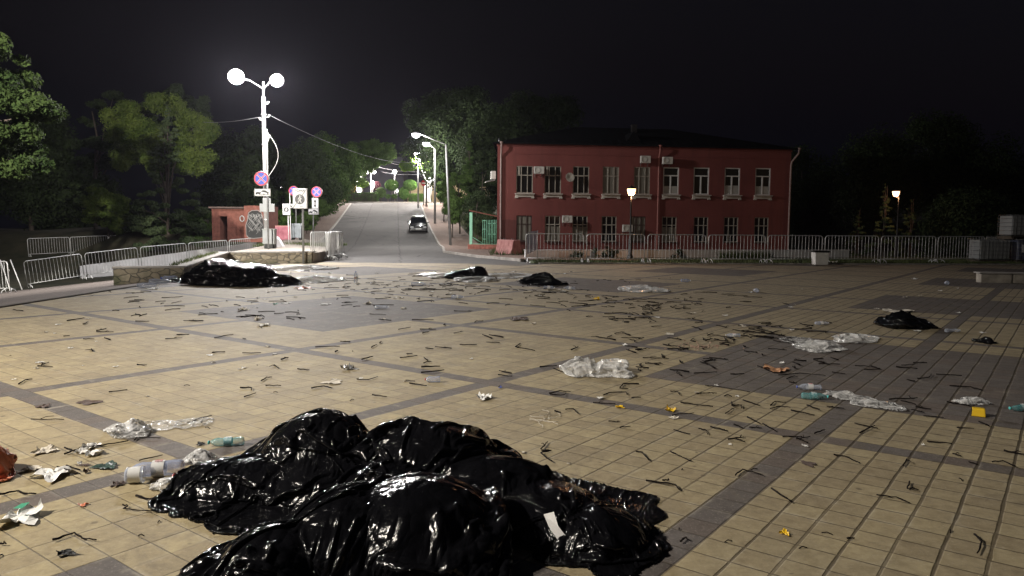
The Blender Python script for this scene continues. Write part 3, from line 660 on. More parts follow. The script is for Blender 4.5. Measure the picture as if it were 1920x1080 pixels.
t = thing('stone_wall', Vector((-11.7, 21.9, 0)), 'low rubble stone retaining wall with grey coping behind the black bag heap', 'wall')
def wallseg(pts, th, z0, capw, caph, cap=False):
    mb = MB(); n = len(pts); vs = []
    for i, p in enumerate(pts):
        d = (pts[min(i + 1, n - 1)] - pts[max(i - 1, 0)]); d.z = 0; d.normalize(); s = Vector((-d.y, d.x, 0)); q = p - Vector((-11.7, 21.9, 0))
        if cap: lo, hi, o0, o1 = q.z - caph, q.z, -capw, th + capw
        else: lo, hi, o0, o1 = z0, q.z - caph, 0, th
        vs += [(q.x + s.x * o0, q.y + s.y * o0, lo), (q.x + s.x * o0, q.y + s.y * o0, hi), (q.x + s.x * o1, q.y + s.y * o1, hi), (q.x + s.x * o1, q.y + s.y * o1, lo)]
    fs = []
    for i in range(n - 1):
        for k in range(4): a = i * 4 + k; b = i * 4 + (k + 1) % 4; fs.append((a, b, b + 4, a + 4))
    fs += [(0, 1, 2, 3), tuple((n - 1) * 4 + k for k in (3, 2, 1, 0))]
    return mb.add(vs, fs)
wallseg(pl_, .45, -.8, 0, .06).build('masonry', M_stone, t); wallseg(pl_, .45, 0, .05, .06, True).build('coping', M_cope, t, bevel=.01)
# terrace behind the wall
mb = MB(); T = [(-12.4, 32.2), (-8.7, 32.3), (-8.9, 37.5), (-10.5, 46), (-13.5, 50), (-15.0, 50), (-14.4, 46), (-13.4, 38)]
zt = [.44, .44, .44, .4, .6, .9, .6, .45]
mb.add([(x, y, z) for (x, y), z in zip(T, zt)] + [(x, y, -1.0) for (x, y) in T], [tuple(range(8)), ] + [(i, i + 8, (i + 1) % 8 + 8, (i + 1) % 8) for i in range(8)])
tag(mb.build('terrace', mat('terrace_paving', (.26, .23, .20), .9, var=.3, ns=1.5, bump=.3)), kind='structure')
rg = np.random.default_rng(3); n = 3500; uu = rg.uniform(0, 1, n); vv = rg.uniform(0, 1, n)
pp = np.stack([-14.8 + uu * 4.4, 42 + vv * 5.0, np.full(n, .42)], -1); blades('grass', pp, .22, 12, M_blade)
pp = np.array([pl_[1].lerp(pl_[2], q) for q in rg.uniform(.0, .9, 500)]); pp[:, 0] -= .25 + .25 * rg.random(500); pp[:, 2] -= .03; blades('grass', pp, .14, 13, M_blade)
# whitewashed ramp parapet
A0, A1 = at(150, 511, 45.0), at(482, 469, 54.0)
mb = MB(); n = 20; t = thing('ramp_parapet', A0, 'sloping white painted parapet strip behind the left barriers', 'wall')
vs = []
for i in range(n + 1):
    p = A0.lerp(A1, i / n) - A0; w = .04 * math.sin(i * 1.7); vs += [(p.x, p.y, p.z - .5), (p.x, p.y, p.z + .38 + .2 * i / n + w * .3), (p.x - .25, p.y + .3, p.z + .38 + .2 * i / n + w * .3), (p.x - .25, p.y + .3, p.z - .5)]
fs = []
for i in range(n):
    for k in range(4): a = i * 4 + k; b = i * 4 + (k + 1) % 4; fs.append((a, b, b + 4, a + 4))
mb.add(vs, fs + [(0, 1, 2, 3), tuple(n * 4 + k for k in (3, 2, 1, 0))]).build('parapet', M_whitewash, t, bevel=.03)

# ------------------------------------------------------------ brick hut with graffiti
M_brick = mat('orange_brick', (.17, .062, .045), .9, var=.3, ns=5, bump=.5, bs=30)
D = 47.0; s_ = D / F_PX; a = at(398, 450, D); zg = a.z - .1; t = thing('brick_hut', Vector((a.x, D, zg)), 'small flat-roofed brick hut with an open dark doorway and graffiti', 'hut')
W1 = (468 - 398) * s_; W2 = (506 - 398) * s_; Hh = (450 - 388) * s_
mb = MB(); mb.box((.25, 1.5, Hh / 2), (.5, 3, Hh)); mb.box((W1 - .7, 1.5, Hh / 2), (1.4, 3, Hh)); mb.box((W1 / 2, 1.5, Hh - .25), (W1 - .01, 2.99, .5)); mb.box((W1 / 2, 2.9, Hh / 2), (W1 - .02, .15, Hh - .01))
mb.box(((W1 + W2) / 2 + .02, .35, Hh / 2 + .08), (W2 - W1, 2.6, Hh + .16)); mb.build('wall', M_brick, t, bevel=.01)
mb = MB(); mb.box((W1 / 2, 1.4, Hh + .05), (W1 + .2, 3.3, .1)); mb.build('roof', mat('hut_roof', (.10, .07, .06), .9), t)
mb = MB(); mb.box((1.0, 1.2, Hh / 2 - .25), (.98, .05, Hh - .5)); mb.build('doorway', M_shade, t)  # black sheet in the opening, painted stand-in for the unlit interior
# graffiti on the wing face
gw = MB(); gx0 = W1 + .12; 
blob = [(.0, .2), (.12, .05), (.4, .0), (.8, .05), (1.05, .12), (1.1, .5), (1.02, 1.1), (.9, 1.55), (.7, 1.7), (.35, 1.68), (.15, 1.55), (.08, 1.1), (-.02, .8)]
gw.prism(blob, (gx0 + .05, -.957, .25), (1, 0, 0), (0, 0, 1), (0, -.006, 0)); g1 = gw.build('graffiti', mat('black_spray', (.02, .02, .02), .7), t)
gw = MB(); rg = random.Random(5)
outl = [(x * 1.06 - .02, z * 1.03 - .02) for x, z in blob]; outl.append(outl[0]); gw.tube([(gx0 + .05 + x, -.966, .25 + z) for x, z in outl], .018, 5)
for j in range(11):
    x0 = .15 + .075 * j; z0 = rg.uniform(.25, .5) ; pts = [(x0 + .09 * math.sin(q * 1.3 + j), z0 + q * .11 + (0)) for q in range(0, 10)]; gw.tube([(gx0 + .05 + x, -.968, .25 + z) for x, z in pts], .012, 4)
for j in range(5): cx, cz = .2 + .17 * j, 1.35 + .06 * (j % 2); gw.tube([(gx0 + .05 + cx + .08 * math.cos(q), -.97, .25 + cz + .1 * math.sin(q)) for q in np.linspace(0, 6.28, 12)], .014, 4)
gw.tube([(gx0 - .22 + .13 * math.cos(q), -.966, 1.45 + .17 * math.sin(q)) for q in np.linspace(0, 6.28, 16)], .035, 5)
gw.build('spray_line', mat('grey_spray', (.30, .29, .28), .8, var=.1), g1)

# ------------------------------------------------------------ dark low shed on the far left
D = 66.0; s_ = D / F_PX; a = at(-60, 470, D)
t = thing('low_shed', Vector((a.x, D, a.z - 1)), 'long low grey shed with pale doors in the dark far left', 'building')
M_shed = mat('grey_shed_wall', (.20, .20, .19), .9, var=.2, ns=1)
mb = MB(); Ws = (175 + 60) * s_; Hs = (470 - 435) * s_ + 1; mb.box((Ws / 2, 2, Hs / 2), (Ws, 4, Hs)); mb.build('wall', M_shed, t)
mb = MB(); mb.box((Ws / 2, 2, Hs + .06), (Ws + .5, 4.6, .12)); mb.build('roof', M_roof, t)
for (u0, u1, c) in ((18, 37, (.45, .45, .55)), (99, 118, (.22, .23, .24)), (140, 160, (.10, .11, .12)), (60, 78, (.14, .14, .14))):
    mb = MB(); w_ = (u1 - u0) * s_; mb.box(((u0 + 60) * s_ + w_ / 2, -.03, Hs - .2 - .85), (w_, .05, 1.7)); mb.build('door', mat('shed_door', c, .6), t)
# ------------------------------------------------------------ far yellow wall beyond the crest
D = 140.0; a = at(690, 362, D); b = at(905, 362, D); mb = MB()
t = thing('yellow_wall', Vector((a.x - 5, D, 6)), 'long pale yellow wall behind the clipped park shrubs', 'wall')
mb.box(((b.x - a.x + 10) / 2, 0, 1.9), (b.x - a.x + 10, .4, 3.9)); mb.build('wall_face', mat('yellow_render', (.42, .33, .20), .9), t)
mb = MB(); mb.box(((b.x - a.x + 10) / 2, 0, 3.92), (b.x - a.x + 10.2, .6, .12)); mb.build('coping', M_cope, t)
D = 135; a = at(741, 330, D); t = thing('dark_block', Vector((a.x, D, 6.0)), 'dark blank building edge standing above the yellow wall', 'building'); mb = MB(); mb.box((-3, 3, 4.0), (9, 6, 8.4)); mb.build('wall', mat('dark_render', (.008, .008, .012), .9), t); mb = MB(); mb.box((-3, 3, 8.25), (9.4, 6.4, .15)); mb.build('roof', M_roof, t)
# ------------------------------------------------------------ lamps
def emat(name, col, s):
    k = NT(name); k.b.inputs['Base Color'].default_value = (.8, .8, .8, 1); k.b.inputs['Emission Color'].default_value = tuple(col) + (1,); k.b.inputs['Emission Strength'].default_value = s; return k.m
M_flood = emat('floodlight_glass', (1, .98, 1), 14); M_globe = emat('lamp_globe', (1, .93, .88), 11); M_warm = emat('warm_lamp_glass', (1, .50, .24), 5); M_garden = emat('garden_light', (1, .97, .93), 4)
M_pole = mat('pale_concrete_pole', (.34, .33, .33), .7, var=.2, ns=3, bump=.2); M_dpole = mat('dark_lamp_pole', (.06, .06, .06), .5, .3, var=.2); M_gpole = mat('grey_lamp_pole', (.20, .20, .20), .6, .3, var=.25)
M_cable = mat('cable', (.05, .05, .055), .6, var=.1)
def flood_head(t, loc, aim, e, name='floodlight', r=.42, col=(1, .97, .95), cone=150, spill=.22):
    aim = (Vector(aim) - (Vector(t.location) + Vector(loc))).normalized(); x, y = frame_of(aim); R = Matrix((x, y, aim)).transposed()
    mb = MB(); mb.lathe([(0, -.25), (.15, -.24), (r * .8, -.1), (r, 0), (r + .03, .01), (r + .03, -.03), (r * .83, -.14), (.17, -.28), (0, -.29)], 24, loc, R); h = mb.build(name, M_dsteel, t)
    mb = MB(); mb.lathe([(0, .06), (r * .5, .045), (r * .98, 0.0)], 24, loc, R); mb.build('lamp_glass', M_flood, h)
    plight('floodlight_lamp', Vector(loc) + aim * .35, e * spill, col, .22, t)
    d = bpy.data.lights.new('floodlight_beam', 'SPOT'); d.energy = e; d.color = col; d.shadow_soft_size = .2; d.spot_size = math.radians(cone); d.spot_blend = 1.0
    o = bpy.data.objects.new('floodlight_beam', d); COL.objects.link(o); o.parent = t; o.location = Vector(loc) + aim * .36; o.rotation_euler = aim.to_track_quat('-Z', 'Y').to_euler(); return h
D = 38.0; ft = at(499.5, 469, D); top = at(498, 182, D); PH = top.z - ft.z
pole = thing('floodlight_pole', ft, 'tall pale concrete pole carrying two blazing white floodlights', 'floodlight pole', 'twin floodlight poles')
mb = MB(); mb.tube([(0, 0, -.4), (0, 0, PH)], .115, 14, r2=.085); mb.build('pole', M_pole, pole)
mb = MB(); mb.tube([(0, 0, PH - .3), (0, 0, PH + .75)], .05, 10)
hl = at(443, 144, 37.3) - ft; hr = at(519, 151, 38.6) - ft
mb.tube([(0, 0, PH + .4), (hl.x * .5, hl.y * .5, hl.z - .1), (hl.x, hl.y + .15, hl.z)], .035, 8); mb.tube([(0, 0, PH + .4), (hr.x * .5, hr.y * .5, hr.z - .1), (hr.x, hr.y + .15, hr.z)], .035, 8); mb.build('arm', M_steel, pole)
flood_head(pole, hl, (-8, 20, 0), 4600, r=.36, spill=.7); flood_head(pole, hr, (-5, 25, 0), 4600, r=.32, spill=.7)
mb = MB()
for (x, z) in ((.22, -.35), (.27, -1.0), (-.2, -1.15)):
    mb.tube([(0, 0, PH + z), (x, 0, PH + z)], .018, 6); mb.lathe([(0, 0), (.05, .01), (.03, .05), (.055, .08), (.03, .12), (0, .14)], 12, (x, 0, PH + z))
mb.build('insulator', M_white, pole)
mb = MB(); mb.tube([(.16, -.05, PH - 1.6), (.16, -.05, PH - 4.6), (.05, -.14, PH - 5.2), (-.1, -.14, PH - 5.7)], .016, 6); mb.tube([(.16 + .55 * math.sin(q) ** 1 * (1), -.05, PH - 1.75 - q * .72) for q in np.linspace(0, math.pi, 14)], .014, 6)
mb.tube([(.14 + .13 * math.cos(q), -.1, PH - 2.0 + .25 * math.sin(q)) for q in np.linspace(0, 6.28, 16)], .02, 6); mb.build('cable_loop', M_white, pole)
for z in (PH - .9, PH - 2.4, PH - 3.9, PH - 6.2):
    mb = MB(); mb.tube([(0, 0, z), (0, 0, z + .05)], .142, 14); mb.build('clamp_band', M_steel, pole)
# its twin that lights the near half of the square, standing outside the picture
m2 = thing('floodlight_pole', (-13, 1, -.3), 'tall pale floodlight pole standing at the left side of the square', 'floodlight pole', 'twin floodlight poles')
mb = MB(); mb.tube([(0, 0, -.3), (0, 0, 9.6)], .17, 14, r2=.11); mb.build('pole', M_pole, m2)
mb = MB(); mb.tube([(-.1, -.7, 9.6), (.1, .7, 9.6)], .05, 8); mb.build('arm', M_steel, m2)
flood_head(m2, (.35, -.7, 9.8), (-6, 4, 0), 6000, col=(1, .92, .80), spill=.12, cone=84); flood_head(m2, (.35, .7, 9.8), (-5, 9, 0), 6000, col=(1, .92, .80), spill=.12, cone=88)
flood_head(m2, (.1, .1, 10.3), (-18, 54, 3), 90000, col=(1, .95, .85), spill=.008, cone=48)
# overhead wires
def wire(label, a, b, sag, r=.012, m=M_cable, n=24):
    a, b = Vector(a), Vector(b); mb = MB(); mb.tube([tuple(a.lerp(b, i / n) - Vector((0, 0, sag * 4 * (i / n) * (1 - i / n))) - a) for i in range(n + 1)], r, 5)
    return tag(mb.build('overhead_wire', m, loc=a), label, 'wire')
M_wire = mat('pale_wire', (.16, .16, .17), .6, var=.1)
wire('pale wire running left from the floodlight pole to the trees', ft + Vector((-.2, 0, PH - 1.0)), at(380, 229, 45), .1, .010, M_wire)
wire('pale wire running right from the floodlight pole toward the hill street', ft + Vector((.27, 0, PH - .9)), at(784, 303, 100), .9, .014, M_wire)
for k_, (a, b) in enumerate((((706, 312, 118), (786, 322, 96)), ((715, 322, 120), (790, 326, 96)), ((725, 302, 122), (786, 312, 96)))):
    wire(['highest', 'lowest', 'middle'][k_ if k_ != 2 else 0] + ' of the three wires crossing above the clipped shrubs' if k_ < 2 else 'wire between the other two above the clipped shrubs', at(*a), at(*b), .25, .022, M_wire)
# street lamps up the hill
def street_lamp(u, vfoot, D, vtop, head, hD, label, e, hr=.3, m=M_gpole, r=.11):
    f_ = at(u, vfoot, D); f_.z = hz1(min(f_.x, float(kerb_r(f_.y)) + 3.3), f_.y) + .1; tp = at(u, vtop, D); H_ = tp.z - f_.z; lean = (at(u - (9 if D < 65 else 1), vtop, D).x - f_.x) if D < 65 else 0
    t = thing('street_lamp', f_, label, 'street lamp', 'street lamps climbing the road')
    mb = MB(); mb.tube([(0, 0, -.3), (lean, 0, H_)], r, 12, r2=r * .7); mb.build('pole', m, t)
    h = at(head[0], head[1], hD) - f_
    mb = MB(); mb.tube([(lean, 0, H_ - .5), (lean, 0, H_ + .05), (lean + (h.x - lean) * .35, h.y * .35, H_ + .05 + (h.z - H_) * .35), (h.x, h.y, h.z + .12)], .035, 8); mb.build('arm', m, t)
    mb = MB(); mb.lathe([(0, .16), (hr * .6, .14), (hr, .02), (hr, 0), (0, .03)], 20, h); q = mb.build('lamp_hood', M_dsteel, t)
    mb = MB(); mb.lathe([(hr * .98, 0), (hr * .8, -hr * .5), (hr * .4, -hr * .82), (0, -hr * .9)], 20, h); mb.build('lamp_glass', M_flood, q)
    plight('street_lamp_light', (h.x, h.y, h.z - hr - .2), e, (1, .97, .93), .15, t)
    return t
street_lamp(845, 464, 58.5, 272, (780, 251), 56.5, 'nearest street lamp, leaning grey pole at the right kerb', 2200, .33)
street_lamp(815.5, 422, 80, 280, (799, 268), 79, 'second street lamp up the hill, dark lower pole on the right pavement', 3000, .40, M_gpole, .13)
street_lamp(784, 384, 100, 298, (781, 287), 99.5, 'third street lamp, glowing inside the bright leafy branch', 6500, .42)
mb = MB(); fl = at(815.5, 422, 80)
# string of lights sagging from the third lamp to the second
a, b = at(786, 298, 99), at(816, 331, 82)
mb.tube([tuple(a.lerp(b, i / 20) - Vector((0, 0, 1.6 * 4 * (i / 20) * (1 - i / 20))) - a) for i in range(21)], .055, 6)
tag(mb.build('light_string', M_garden, loc=a), 'glowing light string sagging between the second and third street lamps', 'light string')
def globe_lamp(us, v, D, label, e, r=.34, H_=None, m=M_pole):
    x = sum(us) / len(us); p = at(x, v, D); z0 = hz1(p.x, D) + .0; t = thing('globe_lamp', Vector((p.x, D, z0)), label, 'park lamp', 'globe lamps in the park at the top of the road')
    mb = MB(); mb.tube([(0, 0, -.2), (0, 0, p.z - z0 + (.1 if len(us) > 1 else -.2))], .07, 8, r2=.05)
    for u in us:
        q = at(u, v, D) - Vector((p.x, D, z0))
        if len(us) > 1: mb.tube([(0, 0, q.z - .25), (q.x, 0, q.z - .25)], .035, 6)
    mb.build('pole', m, t)
    for u in us:
        q = at(u, v, D) - Vector((p.x, D, z0)); mb = MB(); mb.lathe([(r * math.sin(a_), -r * math.cos(a_)) for a_ in np.linspace(0, math.pi, 12)], 16, q); mb.build('globe', M_globe, t)
    plight('park_lamp_light', (0, -1.9, p.z - z0 - .3), e, (1, .92, .85), .3, t); return t
globe_lamp((665, 674), 331, 116, 'leftmost twin globe lamp over the light green park bushes', 6000, .42)
globe_lamp((688.5, 701.5), 322, 118, 'twin globe lamp on a pale pole above the long hedge', 6000, .32)
globe_lamp((740,), 322, 128, 'single globe lamp above the left clipped tree', 4500, .36)
globe_lamp((800,), 321, 108, 'single globe lamp just right of the bright leafy branch', 4500, .30)
globe_lamp((809,), 319, 114, 'single globe lamp behind the second street lamp pole', 4500, .42)
def garden_light(u, v, D, w, h, label):
    p = at(u, v + h / 2, D); s_ = D / F_PX; z0 = hz1(p.x, D); t = thing('garden_light', Vector((p.x, D, z0)), label, 'garden light', 'glowing garden lights in the park')
    hh = h * s_; c = at(u, v, D).z - z0; mb = MB(); mb.lathe([(0, c + hh / 2), (w * s_ * .28, c + hh * .42), (w * s_ * .5, c + hh * .1), (w * s_ * .42, c - hh * .15), (w * s_ * .15, c - hh * .42), (0, c - hh / 2)], 16); mb.build('glowing_shade', M_garden, t)
    mb = MB(); mb.tube([(0, 0, -.1), (0, 0, c - hh / 2 + .1)], .06, 8); mb.build('stem', M_dpole, t); plight('garden_lamp_light', (0, -.9, c), 220, (1, .97, .9), .3, t)
garden_light(698.5, 347, 117, 9, 17, 'tall glowing teardrop light under the twin globe lamp')
garden_light(674, 357, 115, 9, 12, 'low glowing light behind the long hedge, left one')
garden_light(803, 341, 112, 13, 18, 'wide glowing light between the stele and the second street lamp')
garden_light(744.5, 358, 116, 4, 8, 'small glowing light between the two clipped trees')
for j, (u, v, D) in enumerate(((485, 352, 120), (527, 348, 125), (567, 350, 130), (580, 334, 135), (464, 321, 140), (440, 357, 118))):
    p = at(u, v, D); z0 = hz1(p.x, D); t = thing('distant_lamp', Vector((p.x, D, z0)), ['bright distant lamp showing under the round no-stopping sign', 'distant lamp glinting through the dark trees midway between the pole and the zone sign', 'distant lamp just above the big zone sign', 'distant lamp above the right round sign', 'faint distant lamp left of the floodlight pole', 'distant lamp low in the dark trees left of the tow-away plate'][j], 'street lamp', 'distant lamps beyond the dark trees')
    mb = MB(); mb.tube([(0, 0, -.2), (0, 0, p.z - z0)], .06, 6); mb.build('pole', M_dpole, t); r = (.45, .42, .2, .2, .16, .2)[j]; mb = MB(); mb.lathe([(r * math.sin(a_), p.z - z0 - r * math.cos(a_)) for a_ in np.linspace(0, math.pi, 9)], 12); mb.build('globe', M_globe, t)
# warm park lamps
def park_lamp(u, v, foot, D, label, e):
    p = at(u, v, D); f_ = at(foot[0], foot[1], D); f_.z = 0; H_ = p.z
    t = thing('park_lamp', f_, label, 'park lamp', 'black park lamps with warm bowls'); dx = p.x - f_.x
    mb = MB(); mb.lathe([(.15, 0), (.15, .25), (.10, .35), (.09, 1.1), (.06, 1.2), (.045, 1.3), (.035, H_ - .35), (.06, H_ - .3), (.03, H_ - .22), (0, H_ - .2)], 14); mb.build('pole', M_black, t)
    mb = MB(); mb.lathe([(.06, -.22), (.15, -.16), (.2, 0), (.21, .1)], 20, (dx, 0, H_)); mb.build('lamp_bowl', M_warm, t)
    mb = MB(); mb.lathe([(.24, .1), (.22, .14), (.1, .2), (.02, .26), (0, .3)], 20, (dx, 0, H_)); mb.build('lamp_hood', M_black, t)
    plight('park_lamp_light', (dx, -.05, H_ - .34), e, (1, .5, .24), .12, t)
park_lamp(1184, 358, (1181, 490), 36.4, 'lit warm park lamp on a black post before the red building', 150)
park_lamp(1680, 362, (1680, 478), 46, 'lit warm park lamp over the small spruces far right', 70)

# ------------------------------------------------------------ traffic signs
M_sblue = mat('sign_blue', (.03, .06, .45), .4, var=.05); M_sred = mat('sign_red', (.50, .03, .05), .4, var=.05); M_swhite = mat('sign_white', (.62, .62, .62), .4, var=.05); M_sblack = mat('sign_black', (.02, .02, .02), .5, var=.05); M_sback = mat('sign_grey_back', (.30, .31, .32), .5, .3, var=.15); M_sgrey = mat('sign_grey', (.07, .07, .075), .5, var=.05)
RX = Matrix.Rotation(math.radians(90), 3, 'X')
def disc(mb, r0, r1, y, c=(0, 0, 0), n=28):
    vs = []; 
    for r in (r0, r1):
        for k in range(n): a = 2 * math.pi * k / n; vs.append((c[0] + r * math.cos(a), c[1] + y, c[2] + r * math.sin(a)))
    mb.add(vs, [(k, (k + 1) % n, (k + 1) % n + n, k + n) for k in range(n)] if r0 > 0 else [tuple(range(n, 2 * n))])
def no_stop(t, c, r, thick=.12):
    mb = MB(); mb.lathe([(0, -thick), (r, -thick), (r + .01, -thick * .5), (r, -.002), (0, -.002)], 28, c, RX); mb.build('sign_body', M_sback, t)
    mb = MB(); mb.cm = 0; disc(mb, 0, r * .82, -.004, c); mb.cm = 1; disc(mb, r * .80, r * .985, -.007, c); mb.cm = 2
    mb.cm = 1
    for s in (1, -1): mb.box((c[0], c[1] - .006, c[2]), (r * 1.64, .002, r * .12), R=Matrix.Rotation(s * math.radians(45), 3, 'Y'))
    mb.cm = 2
    for s in (1, -1):
        for o in (-.085, .085):
            M_ = Matrix.Rotation(s * math.radians(45), 3, 'Y'); q = M_ @ Vector((0, 0, r * o * 1.1)); mb.box((c[0] + q.x, c[1] - .0065 - .0006 * s, c[2] + q.z), (r * 1.6, .001, r * .03), R=M_)
    return mb.build('no_stopping_face', [M_sblue, M_sred, M_swhite], t)
def plate(t, c, w, h, kind, rz=0.0, bold=1.0, name='plate'):
    mb = MB(); mb.box(c, (w, .03, h)); p = mb.build(name, M_swhite if kind else M_sback, t, bevel=.008)
    if kind:
        mb = MB(); y = c[1] - .0175
        for (dx, dz, ww, hh) in ((0, h / 2 - .02, w - .03, .012), (0, -h / 2 + .02, w - .03, .012), (-w / 2 + .02, 0, .012, h - .03), (w / 2 - .02, 0, .012, h - .03)): mb.box((c[0] + dx, y, c[2] + dz), (ww, .004, hh))
        if kind == 'tow':
            X = lambda pts: mb.prism([(c[0] + a_ * w, c[2] + b_ * h) for a_, b_ in pts], (0, y + .002, 0), (1, 0, 0), (0, 0, 1), (0, -.005, 0))
            X([(-.42, -.18), (-.18, -.2), (-.08, -.1), (-.1, .0), (-.2, .05), (-.3, .08), (-.4, .0)]); X([(-.05, .22), (.08, .32), (.2, .28), (.42, -.02), (.38, -.16), (.2, -.02), (.02, .06), (-.04, .12)])
            X([(-.14, -.3), (.44, -.3), (.44, -.24), (-.14, -.24)]); X([(-.12, .0), (.0, .3), (.02, .28), (-.09, -.02)])
            for q in (-.36, -.16, .1, .33): mb.lathe([(0, 0), (h * .09, .0), (h * .09, .006), (0, .006)], 12, (c[0] + q * w, y, c[2] - .22 * h), RX)
        if kind == 'arrow':
            for s in (1, -1): mb.prism([(c[0], c[2] + s * h * .40), (c[0] - w * .28, c[2] + s * h * .14), (c[0] + w * .28, c[2] + s * h * .14)], (0, y, 0), (1, 0, 0), (0, 0, 1), (0, -.004, 0))
            mb.box((c[0], y, c[2]), (w * .2, .004, h * .34))
        mb.build('pictogram', M_sblack, p)
    return p
def lettering(t, txt, loc, size, m, rz=0.0, squash=1.0):
    cu = bpy.data.curves.new('lettering', 'FONT'); cu.body = txt; cu.size = size; cu.align_x = 'CENTER'; cu.align_y = 'CENTER'; cu.extrude = .002; cu.offset = size * .012
    tmp = bpy.data.objects.new('tmp', cu); COL.objects.link(tmp); bpy.context.view_layer.update()
    me = bpy.data.meshes.new_from_object(tmp.evaluated_get(bpy.context.evaluated_depsgraph_get())); bpy.data.objects.remove(tmp)
    me.materials.clear(); me.materials.append(m); o = bpy.data.objects.new('lettering', me); COL.objects.link(o); o.parent = t; o.location = loc; o.rotation_euler = (math.radians(90), 0, rz); o.scale = (squash, 1, 1); return o
def zone_sign(t, c, w, h, deep, big=True):
    mb = MB(); mb.box(c, (w, deep, h)); b_ = mb.build('sign_box', M_swhite, t, bevel=.03)
    y = c[1] - deep / 2 - .003; mb = MB(); mb.cm = 0; cc = (c[0], y, c[2] - h * .04); r = w * .34; disc(mb, 0, r, 0, cc)
    mb.cm = 1; man = lambda pts: mb.prism([(c[0] + a_ * r, c[2] - h * .04 + b_ * r) for a_, b_ in pts], (0, y - .001, 0), (1, 0, 0), (0, 0, 1), (0, -.003, 0))
    disc(mb, 0, r * .12, -.004, (c[0] + .02 * r, y, c[2] - h * .04 + .66 * r)); man([(-.1, .5), (.14, .5), (.2, .0), (.12, -.12), (-.12, -.12), (-.14, .1)])
    man([(-.12, -.1), (.04, -.1), (-.1, -.42), (-.3, -.72), (-.42, -.66), (-.22, -.36)]); man([(.0, -.1), (.14, -.1), (.24, -.4), (.34, -.74), (.2, -.74), (.1, -.42)]); man([(-.1, .48), (-.3, .2), (-.42, -.02), (-.34, -.06), (-.2, .12), (-.06, .3)]); man([(.12, .48), (.3, .2), (.42, .06), (.36, .0), (.22, .14), (.1, .3)])
    mb.cm = 2; mb.box((c[0], y - .006, c[2] + .0), (math.hypot(w, h) * .96, .002, h * .035), R=Matrix.Rotation(-math.atan2(h, w) + 0, 3, 'Y'))
    mb.build('pedestrian_zone_face', [M_sgrey, M_swhite, mat('sign_slash', (.22, .22, .22), .5, var=.05)], b_)
    lettering(b_, 'ЗОНА', (c[0], y - .004, c[2] + h * .38), h * .17, M_sblack, 0, 1.15)
    if big: mb = MB(); mb.box((c[0] + w * .1, y - .003, c[2] - h * .41), (w * .2, .003, h * .02)); mb.build('small_print', M_sblack, b_)
    return b_
def sgn(u, v, D, t): return at(u, v, D) - t.location
# post beside the floodlight pole
D = 36.6; f_ = at(503.5, 470, D); s_ = D / F_PX; f_.z = .44
t = thing('sign_post', f_, 'sign post by the floodlight pole: large round no-stopping sign above a tow-away plate', 'traffic sign')
mb = MB(); mb.tube([(0, 0, -.1), (0, 0, at(503, 320, D).z - f_.z)], .04, 10); mb.build('post', M_gpole, t)
c = sgn(491, 335, D, t); no_stop(t, (c.x, -.1, c.z), 13.5 * s_, .15)
c = sgn(493, 361, D, t); plate(t, (c.x, -.08, c.z), 30 * s_, 13.5 * s_, 'tow')
c = sgn(500, 389.5, D, t); plate(t, (c.x, .07, c.z), 28 * s_, 15 * s_, None, name='plate_back'); c = sgn(499, 377, D, t); plate(t, (c.x, .1, c.z), 15 * s_, 11 * s_, None, name='plate_back')
# big zone sign
D = 33.0; f_ = gnd(569, 494.5); f_.z = 0; D = f_.y; s_ = D / F_PX
t = thing('sign_post', f_, 'big square end-of-pedestrian-zone sign on the nearest post', 'traffic sign')
mb = MB(); c = sgn(565.5, 372.5, D, t); mb.tube([(0, 0, -.1), (c.x + .05, 0, c.z + .2)], .048, 10); mb.build('post', M_gpole, t)
zone_sign(t, (c.x - .02, -.12, c.z), 27 * s_, 37 * s_, .16)
# right round sign with arrow and tow plates
D = 46.0; s_ = D / F_PX; c0 = at(587, 434, D); f_ = Vector((c0.x, D, c0.z))
t = thing('sign_post', f_, 'sign post with a smaller round no-stopping sign, a double-arrow plate and a tow-away plate', 'traffic sign')
mb = MB(); mb.tube([(0, 0, -.8), (.06, 0, at(588, 352, D).z - f_.z)], .04, 10); mb.build('post', M_gpole, t)
c = sgn(594.5, 360, D, t); no_stop(t, (c.x, -.12, c.z), 10 * s_, .2); c = sgn(591.5, 381.5, D, t); plate(t, (c.x, -.08, c.z), 12 * s_, 20 * s_, 'arrow'); c = sgn(588.5, 397, D, t); plate(t, (c.x, -.085, c.z), 19 * s_, 10.5 * s_, 'tow')
# small zone sign
D = 44.0; s_ = D / F_PX; c0 = at(543.5, 455, D); f_ = Vector((c0.x, D, c0.z))
t = thing('sign_post', f_, 'small end-of-pedestrian-zone sign on two thin white posts', 'traffic sign')
for dx, tp in ((-.06, 402), (.06, 362)): mb = MB(); mb.tube([(dx, .03, -.3), (dx - .03, .03, at(543, tp, D).z - f_.z)], .024, 8); mb.build('post', M_swhite, t)
c = sgn(537.5, 392.5, D, t); zone_sign(t, (c.x, -.05, c.z), 14.5 * s_, 21 * s_, .05, False)
D = 48.0; s_ = D / F_PX; c0 = at(555.5, 432, D); f_ = Vector((c0.x, D, c0.z))
t = thing('sign_post', f_, 'half-hidden round sign and tow-away plate behind the big zone sign', 'traffic sign')
mb = MB(); mb.tube([(0, 0, -.5), (0, 0, at(555, 352, D).z - f_.z)], .035, 8); mb.build('post', M_gpole, t)
c = sgn(551, 358, D, t); no_stop(t, (c.x, -.1, c.z), 9 * s_, .15); c = sgn(549.5, 386, D, t); plate(t, (c.x, -.08, c.z), 13 * s_, 8 * s_, 'tow')
